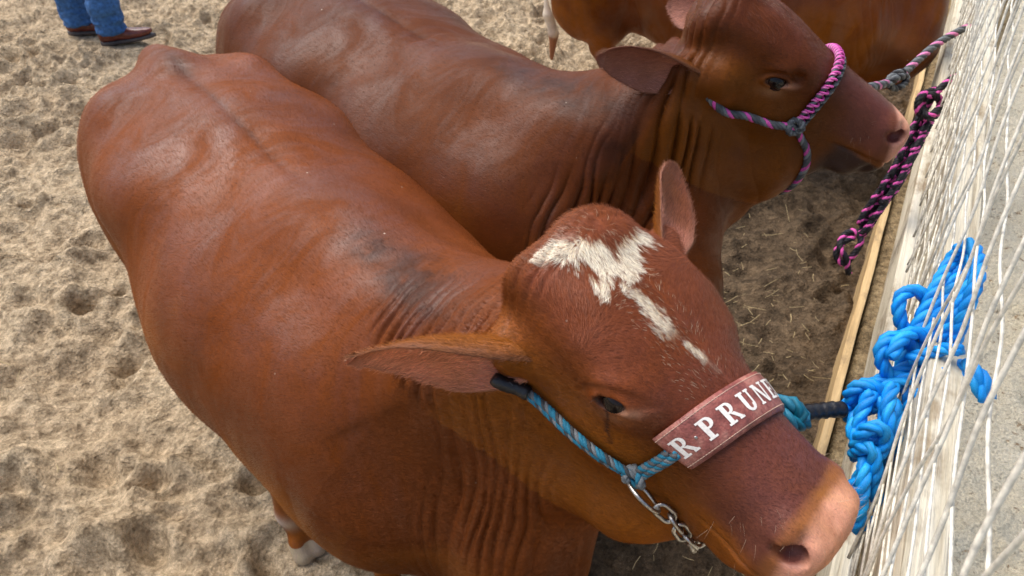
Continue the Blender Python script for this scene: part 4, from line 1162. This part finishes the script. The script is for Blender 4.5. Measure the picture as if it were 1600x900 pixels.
# ------------------------------------------------------------------ person
def person():
    bx, by = -2.66, 4.98; hd = unit((1, .10))
    root = empty('person', (bx, by, 0), hd)
    tag(root, 'person in blue jeans and brown leather boots standing on the sand', 'person')
    X = Frame((0, 0, 0), (0, 0, 1), (1, 0, 0))
    ft = {'R': (-.02, -.09), 'L': (-.30, .11)}                       # ankle positions (x forward, y left)
    hip = (-.15, 0)
    F = Field((-.7, -.5, -.02), (.6, .5, 1.85), .009)
    F.ell((-.14, 0, 1.70), (.095, .075, .12), .03); F.cone((-.15, 0, 1.46), (-.14, 0, 1.62), .06, .055, .03)
    F.ell((-.045, 0, 1.69), (.018, .012, .02), .012)
    for s in (1, -1):
        F.ell((-.15, s*.078, 1.69), (.02, .010, .03), .008)
        F.chain([((-.15, s*.19, 1.42), .055), ((-.17, s*.25, 1.14), .045), ((-.08, s*.24, .90), .032)], .03)
        w = np.array((-.06, s*.24, .86)); F.ell(w + (.0, 0, -.03), (.038, .018, .045), .015)
        for k, (fx, ln) in enumerate(((-.028, .07), (-.010, .08), (.008, .078), (.026, .065))):
            F.chain([(w + (fx, 0, -.06), .0095), (w + (fx*1.1, 0, -.06-ln*.5), .0088), (w + (fx*1.1-.004, -s*.012, -.06-ln), .0075)], .008)
        F.chain([(w + (.03, 0, -.02), .011), (w + (.05, -s*.01, -.05), .0095), (w + (.052, -s*.015, -.078), .008)], .008)
    F.ell((-.15, 0, 1.25), (.10, .16, .24), .08)
    P, Q, T = F.mesh(); P = laplace(P, Q.astype(int), 2)
    fast_mesh('body', P, Q.astype(int), M_SKIN, root, colr(P, (.4, .2, .13)))
    F = Field((-.7, -.5, .8), (.6, .5, 1.6), .009)
    F.ell((-.15, 0, 1.27), (.125, .19, .26), .06); F.ell((-.15, 0, 1.05), (.13, .175, .13), .06)
    for s in (1, -1): F.chain([((-.15, s*.17, 1.42), .075), ((-.17, s*.25, 1.15), .062), ((-.09, s*.24, .93), .048)], .04)
    P, Q, T = F.mesh(); P = laplace(P, Q.astype(int), 2); P += vnormals(P, Q.astype(int)) * (fbm(P, 14, 3) * .01)[:, None]
    fast_mesh('shirt', P, Q.astype(int), M_SHIRT, root, colr(P, (.6, .6, .6)))
    F = Field((-.7, -.5, .0), (.6, .5, 1.1), .008)
    F.ell((-.15, 0, .93), (.125, .17, .13), .06)
    for k, s in (('R', -1), ('L', 1)):
        ax, ay = ft[k]
        F.chain([((-.15, s*.085, .88), .10), ((-.10 + (ax+.15)*.5, s*.09, .50), .080), ((ax, ay, .26), .088), ((ax, ay, .10), .100)], .05)
        F.ell((ax + .01, ay, .045), (.16, .16, .045), .012, None, 'sub')
    P, Q, T = F.mesh(); P = laplace(P, Q.astype(int), 2)
    P += vnormals(P, Q.astype(int)) * ((fbm(P*np.array((1, 1, 2.2)), 13, 3) * .022) * (P[:, 2] < .8))[:, None]
    fast_mesh('jeans', P, Q.astype(int), M_JEAN, root, colr(P, (.1, .2, .4)))
    for k in ('R', 'L'):
        ax, ay = ft[k]; tilt = RAD(7) if k == 'R' else RAD(2)
        B = Field((-.22, -.12, -.02), (.34, .12, .30), .005)
        B.sweep(Frame((0, 0, 0), (1, 0, 0), (0, 0, 1)), [(-.085, 0, .05, .028, .03, .028, 2.3, 3, 0), (-.06, 0, .05, .040, .05, .034, 2.3, 3, 0), (.0, 0, .05, .042, .070, .034, 2.2, 3, 0), (.06, 0, .045, .045, .055, .030, 2.2, 3, 0),
              (.12, 0, .04, .050, .040, .026, 2.3, 3, 0), (.18, 0, .04, .046, .030, .024, 2.5, 3, 0), (.235, 0, .042, .032, .022, .020, 2.6, 3, 0), (.262, 0, .045, .014, .012, .012, 2.4, 2.6, 0)], .01)
        B.cone((-.01, 0, .08), (-.01, 0, .24), .050, .056, .03)
        P, Q, T = B.mesh(); P = laplace(P, Q.astype(int), 2)
        R_ = np.array([[math.cos(tilt), 0, -math.sin(tilt)], [0, 1, 0], [math.sin(tilt), 0, math.cos(tilt)]])
        W = P @ R_.T + np.array((ax, ay, .012)); bt = fast_mesh('boot', W, Q.astype(int), M_BOOT, root, colr(P, (.2, .05, .03)))
        out = [(-.10, .0), (-.085, .036), (-.02, .046), (.06, .050), (.13, .056), (.19, .048), (.245, .030), (.278, .0)]
        oy = out + [(a, -b) for a, b in out[::-1][1:-1]]; n = len(oy)
        zz = lambda a, h: h + (-.014 if a < .02 and h < .01 else 0)
        SP_ = np.array([(a, b, zz(a, .0)) for a, b in oy] + [(a, b, .020) for a, b in oy] + [(.08, 0, .0), (.08, 0, .020)])
        Fq = [(i, (i+1) % n, n+(i+1) % n, n+i) for i in range(n)] + [(i+2 if i+2 < n else (i+2) % n, i+1, i, 2*n) for i in range(0, n, 2)] + [(n+i, n+(i+1) % n, n+(i+2) % n, 2*n+1) for i in range(0, n, 2)]
        W = SP_ @ R_.T + np.array((ax, ay, .012)); fast_mesh('sole', W, np.array(Fq), M_SOLE, bt, colr(W, (.1, .1, .1)))
    F = Field((-.4, -.3, 1.65), (.15, .3, 1.95), .008)
    F.ell((-.14, 0, 1.79), (.10, .085, .075), .02); F.ell((-.14, 0, 1.75), (.20, .17, .010), .02); F.ell((-.14, 0, 1.68), (.088, .068, .09), .01, None, 'sub')
    P, Q, T = F.mesh(); fast_mesh('hat', P, Q.astype(int), M_HAT, root, colr(P, (.3, .2, .1)))
# ------------------------------------------------------------------ assemble
FOLDS = {'one': dict(fold=(.07, .46), fz=.19, ek=.62, padw=.8, fsp=.0235, famp=.0075, fshear=.10, lip=.0, pink=.508, pink_tilt=.25, tear=True),
         'two': dict(fold=(.08, .33), fz=.03, ek=.42, padw=.15, fsp=.0260, famp=.0195, fshear=.0, lip=.9, pink=.510, pink_tilt=.45, tear=False),
         'three': dict(fold=(.1, .35), fz=0, ek=.3, padw=.5, fsp=.03, famp=.006, fshear=.3, lip=.5, pink=.50, pink_tilt=.1, tear=False)}
COATS = {'one': coat_mat('red_coat'), 'two': coat_mat('dark_red_coat', .55), 'three': coat_mat('brown_coat')}
M_EYE = MatB('wet_eye'); M_EYE = M_EYE.setp(col=M_EYE.attr('coat'), rough=.07, spec=.28)
M_HAIR = MatB('fine_hair'); M_HAIR = M_HAIR.setp(col=M_HAIR.attr('coat'), rough=.55, spec=.2)
M_LEATHER = leather_mat(); M_STEEL = simple('steel', (.42, .40, .37), .32, 1.0, 260, .0006, .35)
M_THREAD = simple('thread', (.50, .34, .26), .8); M_LETTER = simple('white_letter', (.80, .76, .70), .5, 0, 300, .0004, .12)
M_ROPE = rope_mat('braided_cord', .6); M_BLUE = rope_mat('blue_poly_rope', .48, .4); M_TAPE = simple('black_tape', (.012, .012, .014), .35, 0, 120, .002)
M_RAIL = plank_mat('weathered_rail', (.60, .54, .40), (.74, .69, .56), (.26, .20, .13), 1.0, .006)
M_POST = plank_mat('post_wood', (.54, .43, .27), (.66, .55, .38), (.25, .18, .10), .7)
M_EDGE = plank_mat('edging_timber', (.50, .34, .16), (.60, .43, .22), (.28, .18, .09), .5, .003)
M_WIRE = simple('galvanised_wire', (.62, .59, .50), .6, .1, 90, .001, .35)
M_HAY = simple('dry_hay', (.46, .36, .19), .8, 0, 60, .001, .4)
M_SKIN = simple('skin', (.42, .22, .14), .5); M_SHIRT = simple('shirt_cloth', (.62, .62, .60), .8, 0, 60, .002)
M_JEAN = simple('denim', (.035, .12, .30), .85, 0, 45, .004, .45); M_BOOT = simple('boot_leather', (.14, .030, .018), .25, 0, 35, .002, .4)
M_SOLE = simple('boot_sole', (.07, .055, .05), .6); M_HAT = simple('straw_hat', (.55, .42, .22), .8, 0, 200, .002)

c1 = cattle('one', 'reddish brown cow with a white blaze on its forehead and a leather noseband', 1.0,
    (-.235, 1.10), (.64, -.77), 1.0, (.085, .86, 1.265), (.41, .53, 1.10), RAD(9),
    dict(R=(-.32, -.24), L=(-.95, .20)), dict(R=(.06, -.15), L=(.09, .17)), 1.38, .07, eye=(.222, .0), open_eye=.0115, blaze=True,
    ears=[((.055, .765, 1.205), (-.238, .77, 1.165), (.1, -.91, -.28), .178, .76, .012, (.70, .27, .14)),
          ((.235, .925, 1.235), (.285, 1.13, 1.275), (.5, -.75, .45), .115, .45, .0, (.25, .08, .04))], seed=0, hairs=260000)
c2 = cattle('two', 'dark reddish brown cow with deep neck folds and a pink and grey halter', .60,
    (.10, 1.67), (.70, -.71), 1.055, (.447, 1.60, 1.368), (.859, 1.499, 1.16), RAD(8),
    dict(R=(-.9, -.2), L=(-.95, .20)), dict(R=(.02, -.17), L=(.05, .17)), 1.3, .03, eye=(.188, -.035), open_eye=.0105,
    ears=[((.415, 1.50, 1.285), (.188, 1.525, 1.315), (.1, -.93, -.25), .135, .76, .008, (.33, .14, .10)),
          ((.46, 1.70, 1.34), (.400, 1.88, 1.30), (.2, -.9, .2), .10, .5, .0, (.36, .17, .13))], dark=.9, seed=3, hairs=110000)
c3 = cattle('three', 'golden brown cow standing farthest back with a white tail switch', .85,
    (1.43, 3.50), (.92, -.4), 1.05, (1.9, 3.45, 1.35), (2.35, 3.3, 1.1), 0.0,
    dict(R=(-.84, -.16), L=(-.95, .20)), dict(R=(.02, -.17), L=(.05, .17)), 1.25, .03, sub=False, eye=(.2, 0.0), open_eye=.012,
    ears=[((1.86, 3.32, 1.32), (1.72, 3.12, 1.30), (.8, -.3, -.2), .10, .5, .0, (.36, .17, .13)),
          ((1.95, 3.58, 1.32), (2.0, 3.80, 1.30), (.8, -.3, -.2), .10, .5, .0, (.36, .17, .13))], seed=7)
for p in (c1, c2, c3):
    for hx, hy in (*p.hind.values(), *p.fore.values()):
        w_ = wpt(p, (hx + .04, hy, 0)); HOOVES.append((w_[0], w_[1], .10))
HOOVES += [(-2.62, 4.90, .2), (-2.95, 5.08, .2)]
build_ground(); build_fence(); build_hay()
halter_one(c1); halter_two(c2); lead_blue(c1); leads_two(); person()
